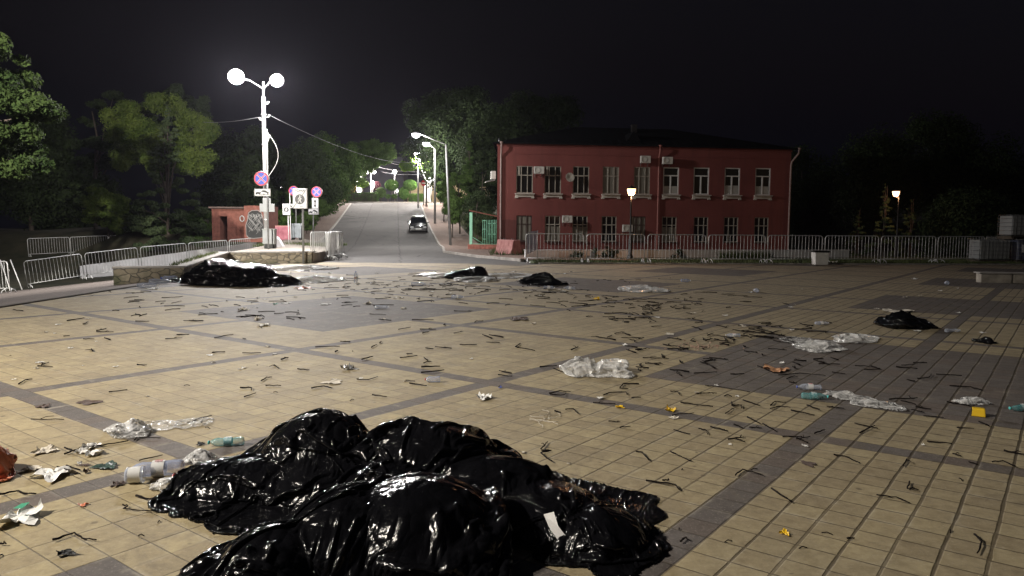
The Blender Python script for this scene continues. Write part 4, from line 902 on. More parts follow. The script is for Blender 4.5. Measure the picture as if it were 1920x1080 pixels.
# no-entry sign on the hill and blue sign left
D = 103.0; s_ = D / F_PX; c0 = at(794.5, 385, D); f_ = Vector((c0.x, D, hz1(c0.x - .5, D)))
t = thing('sign_post', f_, 'small red round no-entry sign on a grey post at the crest', 'traffic sign')
mb = MB(); mb.tube([(0, 0, -.1), (0, 0, at(795, 338, D).z - f_.z)], .06, 8); mb.build('post', M_gpole, t)
c = sgn(795, 343.5, D, t); mb = MB(); mb.cm = 0; mb.lathe([(0, 0), (5.5 * s_, 0), (5.5 * s_, .04), (0, .04)], 24, (c.x, -.1, c.z), RX); mb.cm = 1; mb.box((c.x, -.15, c.z), (7.5 * s_, .02, 1.8 * s_)); mb.build('no_entry_face', [M_sred, M_swhite], t)
D = 104.0; s_ = D / F_PX; c0 = at(636, 376, D); f_ = Vector((c0.x, D, hz1(c0.x, D))); t = thing('sign_post', f_, 'thin pale post with a dark sign at the left top of the road', 'traffic sign')
mb = MB(); mb.tube([(0, 0, -.3), (0, 0, at(636, 331, D).z - f_.z)], .07, 8); mb.build('post', M_white, t); c = sgn(636, 333, D, t); plate(t, (c.x, -.1, c.z), 7 * s_, 10 * s_, None)
# stele
D = 110.0; s_ = D / F_PX; a = at(798, 378, D); z0 = hz1(a.x, D); t = thing('white_stele', Vector((a.x + .3, D, z0)), 'white upright monument slab behind the no-entry sign', 'monument')
mb = MB(); mb.box((0, 0, 1.6), (.85, .5, 3.2), taper=.9); mb.build('slab', M_white, t, bevel=.03); mb = MB(); mb.box((0, 0, .08), (1.5, 1.1, .3)); mb.build('base', M_cope, t)

# ------------------------------------------------------------ cabinet, dumpster, pink container, bin
D = 37.4; s_ = D / F_PX; a = at(506, 462, D); t = thing('electrical_cabinet', Vector((a.x, D, .44)), 'grey metal electrical cabinet beside the floodlight pole foot', 'cabinet')
mb = MB(); mb.box((0, .1, .12), (.5, .35, .25)); mb.build('base', M_black, t); w = 22 * s_; h = 27 * s_
mb = MB(); mb.box((0, 0, .25 + h / 2), (w, .4, h)); mb.box((0, 0, .27 + h), (w + .06, .46, .04)); cb = mb.build('body', mat('cabinet_grey', (.30, .31, .30), .5, .2, var=.12), t, bevel=.012)
mb = MB(); mb.box((-w / 4, -.207, .25 + h / 2), (w / 2 - .03, .015, h - .08)); mb.build('door', M_sback, t); mb = MB(); mb.box((w / 4, -.207, .25 + h / 2), (w / 2 - .03, .015, h - .08)); mb.build('door', M_sback, t)
mb = MB(); mb.box((.03, -.225, .3 + h / 2), (.02, .02, .1)); mb.build('handle', M_steel, t)
a = at(522, 462, 39.5); t = thing('marker_block', Vector((a.x, 39.5, .42)), 'small white sloped concrete block right of the electrical cabinet', 'concrete block'); mb = MB(); mb.prism([(-.3, 0), (.35, 0), (.12, .42), (-.05, .62), (-.3, .6)], (0, -.2, 0), (1, 0, 0), (0, 0, 1), (0, .4, 0)); mb.build('block', M_whitewash, t, bevel=.03)
D = 45.0; s_ = D / F_PX; a = at(557, 450, D); t = thing('dumpster', Vector((a.x, D, a.z)), 'grey ribbed metal waste container on small wheels behind the sign posts', 'dumpster')
M_dump = mat('dumpster_grey', (.20, .22, .24), .5, .3, var=.25, ns=3); mb = MB(); mb.box((0, 0, .5), (.62, .5, .72), taper=1.12); mb.box((0, 0, .87), (.74, .6, .05))
for x in (-.2, 0, .2): mb.box((x, -.285, .5), (.05, .02, .68))
mb.build('body', M_dump, t, bevel=.02)
mb = MB(); mb.prism([(-.36, 0), (.36, 0), (.3, .1), (-.3, .1)], (0, -.3, .9), (1, 0, 0), (0, 0, 1), (0, .6, 0)); mb.build('lid', M_dump, t)
for x in (-.25, .25):
    for y in (-.2, .2): mb = MB(); mb.lathe([(0, -.025), (.08, -.025), (.08, .025), (0, .025)], 12, (x, y, .08), RX); mb.build('wheel', M_black, t)
D = 48.0; s_ = D / F_PX; a = at(505, 444, D); b = at(548, 444, D); t = thing('pink_container', Vector((a.x, D, a.z - .2)), 'long faded pink corrugated container behind the sign posts', 'container')
w = b.x - a.x; h = 25 * s_; mb = MB(); mb.box((w / 2, .6, h / 2), (w, 1.2, h))
for q in np.linspace(.08, w - .08, 14): mb.box((q, -.01, h / 2), (.04, .05, h - .1))
mb.box((w * .35, -.02, h / 2), (.1, .08, h)); mb.build('body', mat('faded_pink_paint', (.38, .10, .14), .7, var=.3, ns=3, col2=(.46, .18, .22)), t); mb = MB(); mb.box((w / 2, .6, h + .03), (w + .06, 1.26, .06)); mb.build('lid', M_pink, t)
a = gnd(1537, 498.5); t = thing('waste_bin', Vector((a.x, a.y, .05)), 'white square litter bin with a dark rim at the edge of the grass', 'litter bin', rz=math.radians(-4))
mb = MB(); mb.box((0, 0, .28), (.56, .5, .56), taper=1.14); mb.build('body', M_white, t, bevel=.03); mb = MB()
for (x, y, w, d) in ((0, -.27, .66, .05), (0, .27, .66, .05), (-.31, 0, .05, .58), (.31, 0, .05, .58)): mb.box((x, y, .6), (w, d, .07))
mb.build('rim', M_black, t); mb = MB(); mb.box((0, 0, .565), (.58, .5, .01)); mb.build('liner', M_black, t)

# ------------------------------------------------------------ crowd barriers
BL, BHt = 2.66, 1.30
def rr(L, z0, z1, r, n=5):
    P_ = []
    for (cx, cz, a0) in ((L - r, z1 - r, 0), (r, z1 - r, 90)):
        for k in range(n + 1): a = math.radians(a0 + 90 * k / n); P_.append((cx + r * math.cos(a), 0, cz + r * math.sin(a)))
    return [(L, 0, z0)] + P_ + [(0, 0, z0)]
def make_barrier(label, group, m, bars=15):
    t = thing('crowd_barrier', (0, 0, 0), label, 'crowd barrier', group)
    mb = MB(); mb.tube(rr(BL, .08, BHt, .14), .021, 8); mb.tube([(0, 0, .2), (BL, 0, .2)], .017, 8); mb.build('frame', m, t)
    mb = MB()
    for i in range(1, bars + 1): x = BL * i / (bars + 1); mb.tube([(x, 0, .2), (x, 0, BHt - .01)], .0085, 6, caps=False)
    o = mb.build('bars', m, t)
    for x in (.07, BL - .07):
        mb = MB(); mb.tube([(x, -.33, .015), (x, -.28, .1), (x, -.16, .17), (x, 0, .2), (x, .16, .17), (x, .28, .1), (x, .33, .015)], .019, 8); mb.tube([(x, -.16, .17), (x, -.12, .06), (x, -.06, .015)], .014, 6); mb.tube([(x, .16, .17), (x, .12, .06), (x, .06, .015)], .014, 6); mb.build('foot', m, t)
    mb = MB(); mb.tube([(BL + .02, 0, .95), (BL + .07, 0, .95), (BL + .07, 0, .88)], .008, 6); mb.build('hook', m, t)
    return t
def seg(t_or_none, a, b, **kw):
    a, b = Vector(a), Vector(b); d = b - a; rz = math.atan2(d.y, d.x); pitch = math.atan2(d.z, math.hypot(d.x, d.y))
    c = t_or_none; c.location = a; c.rotation_euler = (0, -pitch, rz); sc = d.length / (BL + .06); c.scale = (sc, 1, 1); return c
M_zinc = mat('zinc_tube', (.58, .58, .58), .5, .35, var=.15, ns=4)
UR = [984, 1098, 1212, 1326, 1437, 1544, 1649, 1756, 1846, 1880]; DR = [33.4, 33.5, 33.6, 33.9, 34.4, 35.0, 35.5, 36.0, 38.0, 42.5]
LB = ['leftmost barrier before the red building, a grey board behind its left end', 'barrier before the red building, lit park lamp post standing behind its right end', 'third barrier from the left in the row before the red building', 'fourth barrier in the row, before the middle of the red building right half', 'fifth barrier in the row, the last wholly in front of the red building', 'barrier right of the red building corner with the white bin before its left end', 'barrier directly below the far right warm park lamp', 'last straight barrier of the row, left of the pallet tanks', 'dim turned barrier running behind the pallet tanks']
first = make_barrier(LB[0], 'barrier row before the red building', M_zinc); prev = None
for i in range(9):
    pa = at(UR[i], 497, DR[i]); pb = at(UR[i + 1], 497, DR[i + 1]); pa.z = pb.z = 0.05
    d_ = (pb - pa).normalized() * .045
    c = first if i == 0 else dup(first, label=LB[i]); seg(c, pa + d_, pb - d_)
# left row descending to the left
p0 = at(48, 541, 35.3); p5 = at(495, 470, 46.9); p5.z = at(495, 445, 46.9).z - BHt
LL = ['leftmost barrier of the left row, its bottom rail shining on bare asphalt', 'second barrier of the left row, meeting the end of the stone wall', 'third barrier of the left row, above the low part of the stone wall', 'fourth barrier of the left row, behind the sloping stone wall', 'fifth barrier of the left row, ending at the floodlight pole']
us = [48, 161, 264, 354, 430, 495]
vt = [490, 475, 463.5, 455.5, 450, 445]
def left_pt(u, vtop):
    # point of the barrier line seen at column u, top at vtop
    d = ray(u, 500); n_ = Vector((-(p5.y - p0.y), p5.x - p0.x, 0)); o = Vector((0, 0, CAM_H)); tt = (p0 - o).dot(n_) / d.dot(n_); D = d.y * tt; q = at(u, vtop, D); q.z -= BHt; return q
pts = [left_pt(u, v) for u, v in zip(us, vt)]
for i in range(5):
    d_ = (pts[i + 1] - pts[i]).normalized() * .045; c = dup(first, label=LL[i], group='barrier row descending on the left'); seg(c, pts[i] + d_, pts[i + 1] - d_)
# barrier stump at the left frame edge, second dark row behind
a = at(-75, 553, 31.0); b = at(21, 549, 30.2); c = dup(first, label='barrier cut by the left edge of the photo, standing alone', group='lone barriers'); seg(c, a, b); 
a = at(1, 500, 30.6); b = at(30, 549, 29.4); a.z = b.z + .9
mb = MB(); mb.tube([(0, 0, BHt - .1), (.9, -.8, 0)], .02, 8); mb.tube([(.35, .1, BHt - .1), (1.05, -.3, 0)], .02, 8); o = mb.build('leaning_tube', M_zinc, loc=Vector((a.x, a.y, b.z + .05))); tag(o, 'pair of leaning steel tubes propped on the barrier at the left edge', 'tube')
pq_ = [at(54, 482, 52), at(134, 478, 54), at(206, 474, 56), at(270, 471, 58), at(330, 468, 60), at(385, 466, 62), at(440, 462, 64)]
for i in range(6):
    c = dup(first, label=['dark far barrier', 'dark far barrier, second from the left', 'dark far barrier under the left part of the big tree', 'dark far barrier behind the low maple branches', 'dark far barrier at the foot of the spruce', 'far barrier in front of the brick hut'][i] + (' at the left end of the back row' if i == 0 else ''), group='dark back row of barriers on the left'); seg(c, pq_[i], pq_[i + 1])
# stacked barriers by the road corner
A = at(583, 490, 34.4); A.z = .03; Bq = at(620, 489.5, 34.6); Bq.z = .03
SL = ['frontmost stacked barrier at the left of the road mouth', 'second stacked barrier, behind the frontmost one', 'third stacked barrier, inside the left bundle', 'outermost barrier of the right bundle, facing the road', 'inner barrier of the right bundle', 'rear inner barrier of the right bundle', 'far outer barrier continuing the right bundle up the road', 'far inner barrier continuing the right bundle']
k_ = 0
for j in range(3):
    a = A + Vector((.03 * j, .16 * j, 0)); b = a + Vector((.9 - .03 * j, 2.4, 0)) if j else A + Vector((.95, .25, 0))
    if j == 0: b = a + Vector((.93, .3, 0)) .normalized() * 1.0
    c = dup(first, label=SL[k_], group='stacked barriers at the road mouth'); k_ += 1
    seg(c, a, b) if j else seg(c, a, Vector((Bq.x - .05, Bq.y + 2.4, .03)))
for j in range(3):
    a = Bq + Vector((-.13 * j, .1 * j, 0)); b = a + Vector((-.42, 2.62, 0)); c = dup(first, label=SL[k_], group='stacked barriers at the road mouth'); k_ += 1; seg(c, a, b)
for j in range(2):
    a = Bq + Vector((-.45 - .13 * j, 2.8 + .1 * j, 0)); b = a + Vector((-.42, 2.62, 0)); c = dup(first, label=SL[k_], group='stacked barriers at the road mouth'); k_ += 1; seg(c, a, b)
# grey board behind the first barrier of the right row
a = at(988, 492, 34.0); a.z = .05; t = thing('leaning_board', a, 'translucent grey board standing behind the leftmost barrier', 'board')
k = NT('grey_film_board'); k.b.inputs['Base Color'].default_value = (.30, .30, .36, 1); k.b.inputs['Roughness'].default_value = .4; k.b.inputs['Alpha'].default_value = .55
mb = MB(); mb.prism([(0, .35), (.45, .55), (.5, 1.45), (.2, 1.4), (0, 1.32)], (0, 0, 0), (1, 0, 0), (0, 0, 1), (0, .02, 0)); mb.build('panel', k.m, t); mb = MB(); mb.tube([(.48, .02, 0), (.48, .02, 1.45)], .015, 6); mb.build('edge_rod', M_steel, t)

# ------------------------------------------------------------ pallet tanks, concrete ledge
M_tank = mat('translucent_tank_plastic', (.30, .31, .31), .5, var=.1); M_tank2 = mat('dark_blue_tank', (.10, .11, .17), .5, var=.15)
def ibc(loc, rz, label, m, w=1.5, cut=False):
    t = thing('pallet_tank', loc, label, 'pallet tank', 'caged plastic tanks on pallets', rz); h = 1.0
    mb = MB(); mb.box((0, 0, .17 + h / 2), (w - .06, .95, h - .02)); 
    for x in np.linspace(-w / 2 + .1, w / 2 - .1, 9): mb.box((x, -.48, .17 + h / 2), (.07, .05, h - .12))
    mb.build('tank', m, t, bevel=.04); mb = MB()
    for z in (.22, .42, .62, .82, 1.02, 1.2):
        for y in (-.53, .53): mb.tube([(-w / 2, y, z), (w / 2, y, z)], .012, 6)
        for x in (-w / 2, w / 2): mb.tube([(x, -.53, z), (x, .53, z)], .012, 6)
    for x in np.linspace(-w / 2, w / 2, 8):
        for y in (-.54, .54): mb.tube([(x, y, .15), (x, y, 1.2)], .012, 6)
    mb.build('cage', M_dsteel, t); mb = MB(); mb.box((0, 0, .13), (w + .04, 1.1, .04))
    for x in (-w / 2 + .08, 0, w / 2 - .08): mb.box((x, 0, .05), (.12, 1.1, .1))
    mb.build('pallet', mat('pallet_wood', (.10, .08, .06), .9), t); return t
a = at(1853, 497, 37.5); t1 = ibc(Vector((a.x, 37.5, 0.02)), math.radians(-3), 'pale grey caged pallet tank, left one at the far right', M_tank, 1.55)
a = at(1912, 497, 37.3); t2 = ibc(Vector((a.x + .2, 37.3, 0.02)), math.radians(-3), 'dark bluish caged pallet tank with a white label, at the right edge', M_tank2, 1.35)
mb = MB(); mb.box((-.22, -.56, .75), (.5, .01, .38)); lb = mb.build('label_plate', M_swhite, t2)
t3 = ibc(Vector((at(1912, 452, 37.6).x, 37.6, 1.24)), 0, 'pale caged pallet tank stacked on top at the right edge', M_tank, 1.6)
a = gnd(1838, 530); t = thing('concrete_ledge', Vector((a.x, a.y, 0)), 'low worn concrete ledge block lying at the right edge of the square', 'ledge', rz=math.radians(-12))
mb = MB()
for j in range(4): mb.box((.45 + j * .92, .2, .13 + .01 * (j % 2)), (.88, .4, .30))
mb.build('ledge_block', mat('worn_concrete', (.30, .27, .23), .9, var=.4, ns=3, bump=.5), t, bevel=.03)
mb = MB(); mb.box((1.85, .2, .305), (3.8, .5, .05)); mb.build('top_slab', M_cope, t, bevel=.015)

# ------------------------------------------------------------ the car
D = 71.0; cp_ = at(784, 436, D); slope = math.atan2(hz1(-9, 73) - hz1(-9, 69), 4.0)
car = thing('parked_car', Vector((cp_.x, D + .2, hz1(cp_.x, D) + .0)), 'black sedan standing on the uphill road, facing the square', 'car', rz=math.radians(9))
car.rotation_euler = (slope, 0, math.radians(8))
M_paint = mat('black_car_paint', (.012, .012, .013), .22, 0, var=.05, coat=.8); M_cglass = mat('car_glass', (.01, .012, .014), .05, var=0, spec=.8); M_tyre = mat('tyre', (.02, .02, .02), .9, var=.1); M_chrome = mat('chrome', (.6, .6, .6), .15, 1.0, var=.0); M_light = mat('headlight_glass', (.55, .56, .58), .15, .2, var=.05)
prof = [(-.02, .30, .32, .80), (.0, .28, .62, .82), (.12, .25, .72, .86), (.5, .22, .80, .89), (1.2, .2, .90, .90), (1.35, .2, .93, .90), (3.3, .2, .98, .90), (4.2, .24, .96, .86), (4.45, .3, .90, .78), (4.5, .4, .7, .74)]
def loft(mb, rows, smooth=True):
    vs = []; fs = []; m = len(rows[0])
    for r in rows: vs += r
    for i in range(len(rows) - 1):
        for k in range(m): a = i * m + k; b = i * m + (k + 1) % m; fs.append((a, b, b + m, a + m))
    fs += [tuple(range(m))[::-1], tuple((len(rows) - 1) * m + k for k in range(m))]; mb.add(vs, fs, smooth)
mb = MB(); loft(mb, [[(-w, y, zl), (w, y, zl), (w + .02, y, (zl + zh) / 2), (w - .03, y, zh - .06), (w - .14, y, zh), (-w + .14, y, zh), (-w + .03, y, zh - .06), (-w - .02, y, (zl + zh) / 2)] for (y, zl, zh, w) in prof]); body = mb.build('body', M_paint, car)
mb = MB(); loft(mb, [[(-w, y, .88), (w, y, .88), (w2, y2, zt), (-w2, y2, zt)] for (y, y2, w, w2, zt) in ((1.15, 1.9, .78, .60, 1.40), (1.2, 2.0, .80, .62, 1.44), (3.6, 3.1, .80, .62, 1.44), (4.0, 3.4, .74, .58, 1.38))], False); mb.build('window_glass', M_cglass, car)
mb = MB(); loft(mb, [[(-w, y, z), (w, y, z), (w - .05, y, z + .04), (-w + .05, y, z + .04)] for (y, w, z) in ((1.85, .62, 1.40), (2.2, .64, 1.45), (3.0, .64, 1.45), (3.4, .6, 1.39))])
for s in (-1, 1): mb.tube([(s * .78, 1.15, .92), (s * .62, 1.88, 1.41)], .03, 6); mb.tube([(s * .80, 2.5, .95), (s * .64, 2.5, 1.44)], .035, 6)
mb.build('roof', M_paint, car, bevel=.01)
for s in (-1, 1):
    mb = MB(); mb.box((s * .60, -.03, .60), (.34, .08, .15), rz=s * .25); mb.build('headlight', M_light, car, bevel=.03)
    mb = MB(); mb.box((s * .98, 1.35, .98), (.16, .1, .12)); mb.build('mirror', M_paint, car, bevel=.02)
    for y in (.85, 3.6):
        mb = MB(); RY = Matrix.Rotation(math.radians(90), 3, 'Y'); mb.lathe([(0, -.1), (.29, -.1), (.32, -.07), (.32, .07), (.29, .1), (0, .1)], 24, (s * .80, y, .32), RY); w_ = mb.build('wheel', M_tyre, car)
        mb = MB(); mb.lathe([(0, .0), (.2, .0), (.2, .02), (0, .02)], 20, (s * .90, y, .32), RY); mb.build('rim', M_chrome, w_)
mb = MB(); mb.box((0, -.05, .60), (.62, .06, .16)); mb.build('grille', M_black, car, bevel=.02); mb = MB(); 
for z in (.555, .6, .645): mb.box((0, -.085, z), (.56, .01, .012))
mb.lathe([(0, 0), (.05, 0), (.05, .015), (0, .015)], 16, (0, -.08, .66), RX); mb.build('grille_bar', M_chrome, car)
mb = MB(); mb.box((0, -.06, .34), (1.5, .06, .14)); mb.build('bumper_intake', M_black, car); mb = MB(); mb.box((0, -.10, .43), (.52, .015, .115)); pt_ = mb.build('number_plate', M_swhite, car)
mb = MB()
for x in (-.19, -.11, -.03, .05, .13, .2): mb.box((x, -.1095, .43), (.035, .003, .06))
mb.build('plate_marks', M_sblack, pt_)
mb = MB(); mb.box((0, .3, 1.02), (.1, .02, .1)); 
# ------------------------------------------------------------ trees and shrubs
def leafmat(name, a, b, tr=.25):
    k = NT(name); P = k.wpos(); n1 = k.noise(.9, 3, .6, P); n2 = k.noise(9, 2, .6, P); f = k.ramp(k.M('ADD', k.M('MULTIPLY', n1, .6), k.M('MULTIPLY', n2, .4)), .38, .62)
    k.lk(k.mix(f, a, b), k.b.inputs['Base Color']); k.b.inputs['Roughness'].default_value = .8; k.b.inputs['Specular IOR Level'].default_value = .12
    ts = k.n('BsdfTranslucent'); k.lk(k.mix(f, a, b), ts.inputs[0]); mx = k.n('MixShader'); mx.inputs[0].default_value = tr; k.lk(k.b.outputs[0], mx.inputs[1]); k.lk(ts.outputs[0], mx.inputs[2]); k.lk(mx.outputs[0], k.out.inputs[0]); return k.m
L_maple = leafmat('maple_leaves', (.06, .10, .02), (.18, .235, .055)); L_maple2 = leafmat('painted_shade_maple_leaves', (.016, .03, .008), (.045, .066, .018)); L_dark = leafmat('dark_leaves', (.022, .034, .015), (.05, .072, .03)); L_mid = leafmat('green_leaves', (.045, .08, .022), (.10, .16, .045)); L_spruce = leafmat('spruce_needles', (.04, .06, .028), (.09, .12, .055), .1); L_bright = leafmat('painted_lit_leaves', (.08, .16, .02), (.17, .26, .05), .4); L_box = leafmat('boxwood_leaves', (.035, .08, .015), (.09, .17, .035), .15); L_red = leafmat('reddish_leaves', (.12, .08, .04), (.20, .17, .05), .3)  # L_maple2 carries shade, L_bright lamp light, in the leaf colour
M_bark = mat('bark', (.07, .055, .045), .95, var=.35, ns=5, bump=.6, bs=14); M_pbark = mat('pale_bark', (.16, .14, .12), .9, var=.35, ns=5, bump=.5)
def tree(name, base, label, crown, trunk_r, leafm, n, leaf, seed, group=None, flat=.6, trunk_top=None, bark=M_bark, limbs=7, clump=(.5, .9), kind='ball', cat='tree'):
    """crown: list of (dx, dy, dz, rx, ry, rz) ellipsoids relative to the base"""
    t = thing(name, base, label, cat, group); rg = np.random.default_rng(seed)
    C = []; R_ = []
    vol = np.array([c[3] * c[4] * c[5] for c in crown]) ** .67; tot = max(14, int(n / 260))
    for c, v in zip(crown, vol / vol.sum()):
        m = max(4, int(tot * v)); d = rg.normal(size=(m, 3)); d /= np.linalg.norm(d, axis=1)[:, None]; r = rg.uniform(.45, 1.0, m) ** .5
        if kind == 'cone': hh = rg.random(m) ** 1.3; a = rg.uniform(0, 6.28, m); q = (1 - hh) * rg.uniform(.35, 1, m); P_ = np.stack([c[0] + c[3] * q * np.cos(a), c[1] + c[4] * q * np.sin(a), c[2] - c[5] + 2 * c[5] * hh], -1)
        else: P_ = np.array(c[:3]) + d * r[:, None] * np.array(c[3:6])
        C.append(P_); R_.append(rg.uniform(clump[0], clump[1], m) * (np.clip(1.15 - hh, .2, 1) if kind == 'cone' else 1))
    C = np.concatenate(C); R_ = np.concatenate(R_); co, F = leaves_np(C, R_, n, leaf, seed + 1, flat, .55)
    np_mesh('crown', co, F, leafm, t, smooth=False)
    mb = MB(); zt = trunk_top or (crown[0][2] + crown[0][5] * .5); j = rg.normal(0, .02 * zt, (6, 2))
    tp = [(j[i][0] * (i / 5), j[i][1] * (i / 5), -.4 + (zt + .4) * i / 5) for i in range(6)]; mb.tube(tp, trunk_r, 9, r2=trunk_r * .25)
    for i in rg.choice(len(C), min(limbs, len(C)), False):
        e_ = Vector(C[i]); s_ = Vector((0, 0, max(.5, min(zt * .9, e_.z * rg.uniform(.4, .8))))); md = s_.lerp(e_, .5) + Vector((0, 0, .1 * (e_ - s_).length)); mb.tube([s_, md, e_], [trunk_r * .35, trunk_r * .22, trunk_r * .08], 6)
    mb.build('trunk', bark, t); return t
def px(u, v, D, base): return at(u, v, D) - base
def ell(base, D, *es):       # ellipsoids given as seen: (u, v, ru, rv, dD, depth radius)
    o = []
    for (u, v, ru, rv, dd, rd) in es: p = at(u, v, D + dd) - base; s_ = (D + dd) / F_PX; o.append((p.x, p.y, p.z, ru * s_, rd, rv * s_))
    return o
# near maple hanging into the picture from the left
D = 25.0; b = Vector((at(-190, 500, D).x, D, -1.1))
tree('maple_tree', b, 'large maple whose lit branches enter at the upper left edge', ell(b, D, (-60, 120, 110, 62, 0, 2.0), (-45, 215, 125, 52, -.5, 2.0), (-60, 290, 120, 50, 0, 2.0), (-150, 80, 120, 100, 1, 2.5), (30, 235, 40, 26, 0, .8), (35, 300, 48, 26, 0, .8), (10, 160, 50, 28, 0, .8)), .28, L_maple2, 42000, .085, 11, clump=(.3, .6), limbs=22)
# the big lit tree group
D = 58.0; b = Vector((at(312, 470, D).x, D, -1.2))
tree('maple_tree', b, 'tall maple with pale lit leaf clusters above the dark spruce', ell(b, D, (225, 212, 26, 24, -1, 1.0), (255, 255, 48, 34, -1.3, 1.2), (285, 290, 32, 32, -1, 1), (362, 245, 38, 30, -.5, 1.2), (362, 300, 34, 28, -1.3, 1.2), (310, 195, 30, 16, 1, 1.2), (240, 300, 26, 18, 0, 1)), .2, L_maple, 46000, .095, 12, clump=(.45, .8), limbs=12, trunk_top=8.5, flat=.75)
D = 56.0; b = Vector((at(205, 470, D).x, D, -1.5))
tree('maple_bush', b, 'low bright maple branches left of the dark spruce', ell(b, D, (205, 395, 42, 34, 0, 1.1), (180, 375, 26, 22, 0, .8), (225, 420, 30, 20, 0, .8)), .09, L_maple, 20000, .09, 13, clump=(.35, .6), limbs=8)
D = 55.5; b = Vector((at(318, 470, D).x, D, -1.2))
tree('spruce_tree', b, 'dark drooping spruce in the middle of the lit tree group', ell(b, D, (318, 340, 100, 140, 0, 3.2)), .16, L_spruce, 46000, .10, 14, kind='cone', clump=(.4, .75), flat=.45, limbs=26, trunk_top=8.0)
D = 56.5; b = Vector((at(375, 466, D).x, D, -.8)); tree('lilac_bush', b, 'dark bush at the right foot of the spruce', ell(b, D, (372, 425, 38, 36, 0, 1.2), (320, 438, 50, 24, 0, 1)), .07, L_mid, 16000, .09, 15, clump=(.25, .5))
D = 61.0; b = Vector((at(170, 470, D).x, D + 1, -1.2)); tree('dark_tree', b, 'dim tall tree behind the lit maple, dark against the sky', ell(b, D, (200, 250, 60, 80, 1, 2.5), (160, 330, 60, 70, 1, 2.5), (330, 230, 70, 70, 2, 2.5)), .2, L_dark, 30000, .13, 16, clump=(.4, .8))
# dark trees beyond on the left and along the hill street
far = [((60, 300, 70, 110), 62, 'black tree mass behind the grey shed at the far left'), ((130, 370, 70, 70), 68, 'dark low tree right of the grey shed'), ((440, 340, 60, 70), 66, 'dark tree directly left of the floodlight pole'), ((470, 300, 70, 60), 80, 'dark tree behind the floodlight pole'), ((560, 330, 60, 60), 78, 'dark tree behind the big zone sign'), ((600, 340, 42, 55), 86, 'dim green tree at the left of the hill road'), ((625, 300, 50, 45), 98, 'dim tree left of the lit spreading crown')]
for j, ((u, v, ru, rv), D, lab) in enumerate(far):
    b = at(u, 440, D); b = Vector((b.x, D, hz1(b.x, D))); s_ = D / F_PX; tree('dark_tree', b, lab, ell(b, D, (u, v, ru, rv, 0, ru * s_ * .8), (u - ru * .4, v + rv * .5, ru * .7, rv * .6, 0, ru * s_ * .6), (u + ru * .4, v + rv * .4, ru * .7, rv * .6, 0, ru * s_ * .6)), .2, L_dark if j < 5 else L_mid, 20000, .085 + .0008 * D, 30 + j, 'dark trees on the left hillside', clump=(.8, 1.5), flat=.9)
D = 104.0; b = at(640, 372, D); b = Vector((b.x - 1, D, hz1(b.x, D))); tree('spreading_tree', b, 'spreading tree lit by the street lamps, arching over the road top', ell(b, D, (655, 288, 46, 20, 0, 3), (700, 284, 36, 20, 0, 3), (722, 296, 18, 12, 0, 1.5), (690, 308, 22, 9, -2, 1.5), (638, 312, 34, 20, 0, 2.5)), .3, L_mid, 26000, .15, 41, clump=(.5, 1.1), limbs=14)
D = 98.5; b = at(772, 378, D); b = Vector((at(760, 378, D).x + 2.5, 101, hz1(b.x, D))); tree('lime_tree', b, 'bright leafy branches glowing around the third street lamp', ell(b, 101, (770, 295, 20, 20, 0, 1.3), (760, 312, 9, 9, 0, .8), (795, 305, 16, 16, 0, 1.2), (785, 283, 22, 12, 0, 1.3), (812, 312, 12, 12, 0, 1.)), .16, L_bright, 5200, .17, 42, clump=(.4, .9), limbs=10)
big = [((815, 235, 50, 60), 94, 'tall dim tree rising behind the street lamp heads'), ((865, 255, 62, 85), 84, 'tall dark tree left of the red building roof'), ((935, 290, 60, 90), 78, 'dark tree behind the left end of the red building'), ((1000, 230, 90, 45), 90, 'dark tree top above the red building roof')]
for j, ((u, v, ru, rv), D, lab) in enumerate(big):
    b = at(u + 30, 440, D); b = Vector((b.x, D, hz1(b.x, D))); s_ = D / F_PX; tree('tall_tree', b, lab, ell(b, D, (u, v, ru, rv, 0, ru * s_ * .8), (u - ru * .3, v + rv * .5, ru * .8, rv * .6, 0, ru * s_ * .6), (u + ru * .3, v - rv * .5, ru * .6, rv * .5, 0, ru * s_ * .6)), .25, L_dark, 22000, .17, 50 + j, 'tall trees by the red building', clump=(.9, 1.8), flat=.9)
for j, (u, v, ru, rv, D, vb, m, nm, lab, cat) in enumerate(((880, 300, 18, 48, 74, 400, L_mid, 'thuja_tree', 'narrow upright thuja left of the red building, lit at its tip', 'tree'), (862, 360, 26, 50, 70, 425, L_mid, 'hedge_bush', 'tall green bush right of the nearest street lamp pole', 'bush'), (895, 400, 24, 38, 62, 442, L_dark, 'hedge_bush', 'dark bush behind the mint green post', 'bush'), (848, 395, 14, 26, 66, 430, L_mid, 'hedge_bush', 'low light green bush at the pavement edge behind the nearest lamp pole', 'bush'), (905, 340, 26, 60, 68, 430, L_dark, 'hedge_bush', 'dark tall bush against the red building side wall', 'bush'), (915, 424, 22, 22, 58, 445, L_dark, 'hedge_bush', 'dark bush seen through the mint lattice gate', 'bush'), (832, 350, 12, 28, 82, 395, L_mid, 'hedge_bush', 'small bush between the second lamp pole and the grass', 'bush'))):
    b = at(u, vb, D); b = Vector((b.x, D, hz1(b.x, D))); s_ = D / F_PX; tree(nm, b, lab, ell(b, D, (u, v, ru, rv, 0, ru * s_)), .08, m, 9000, .085, 60 + j, None if cat == 'tree' else 'bushes beside the right pavement', clump=(.3, .6), kind='cone' if j == 0 else 'ball', limbs=6, cat=cat)
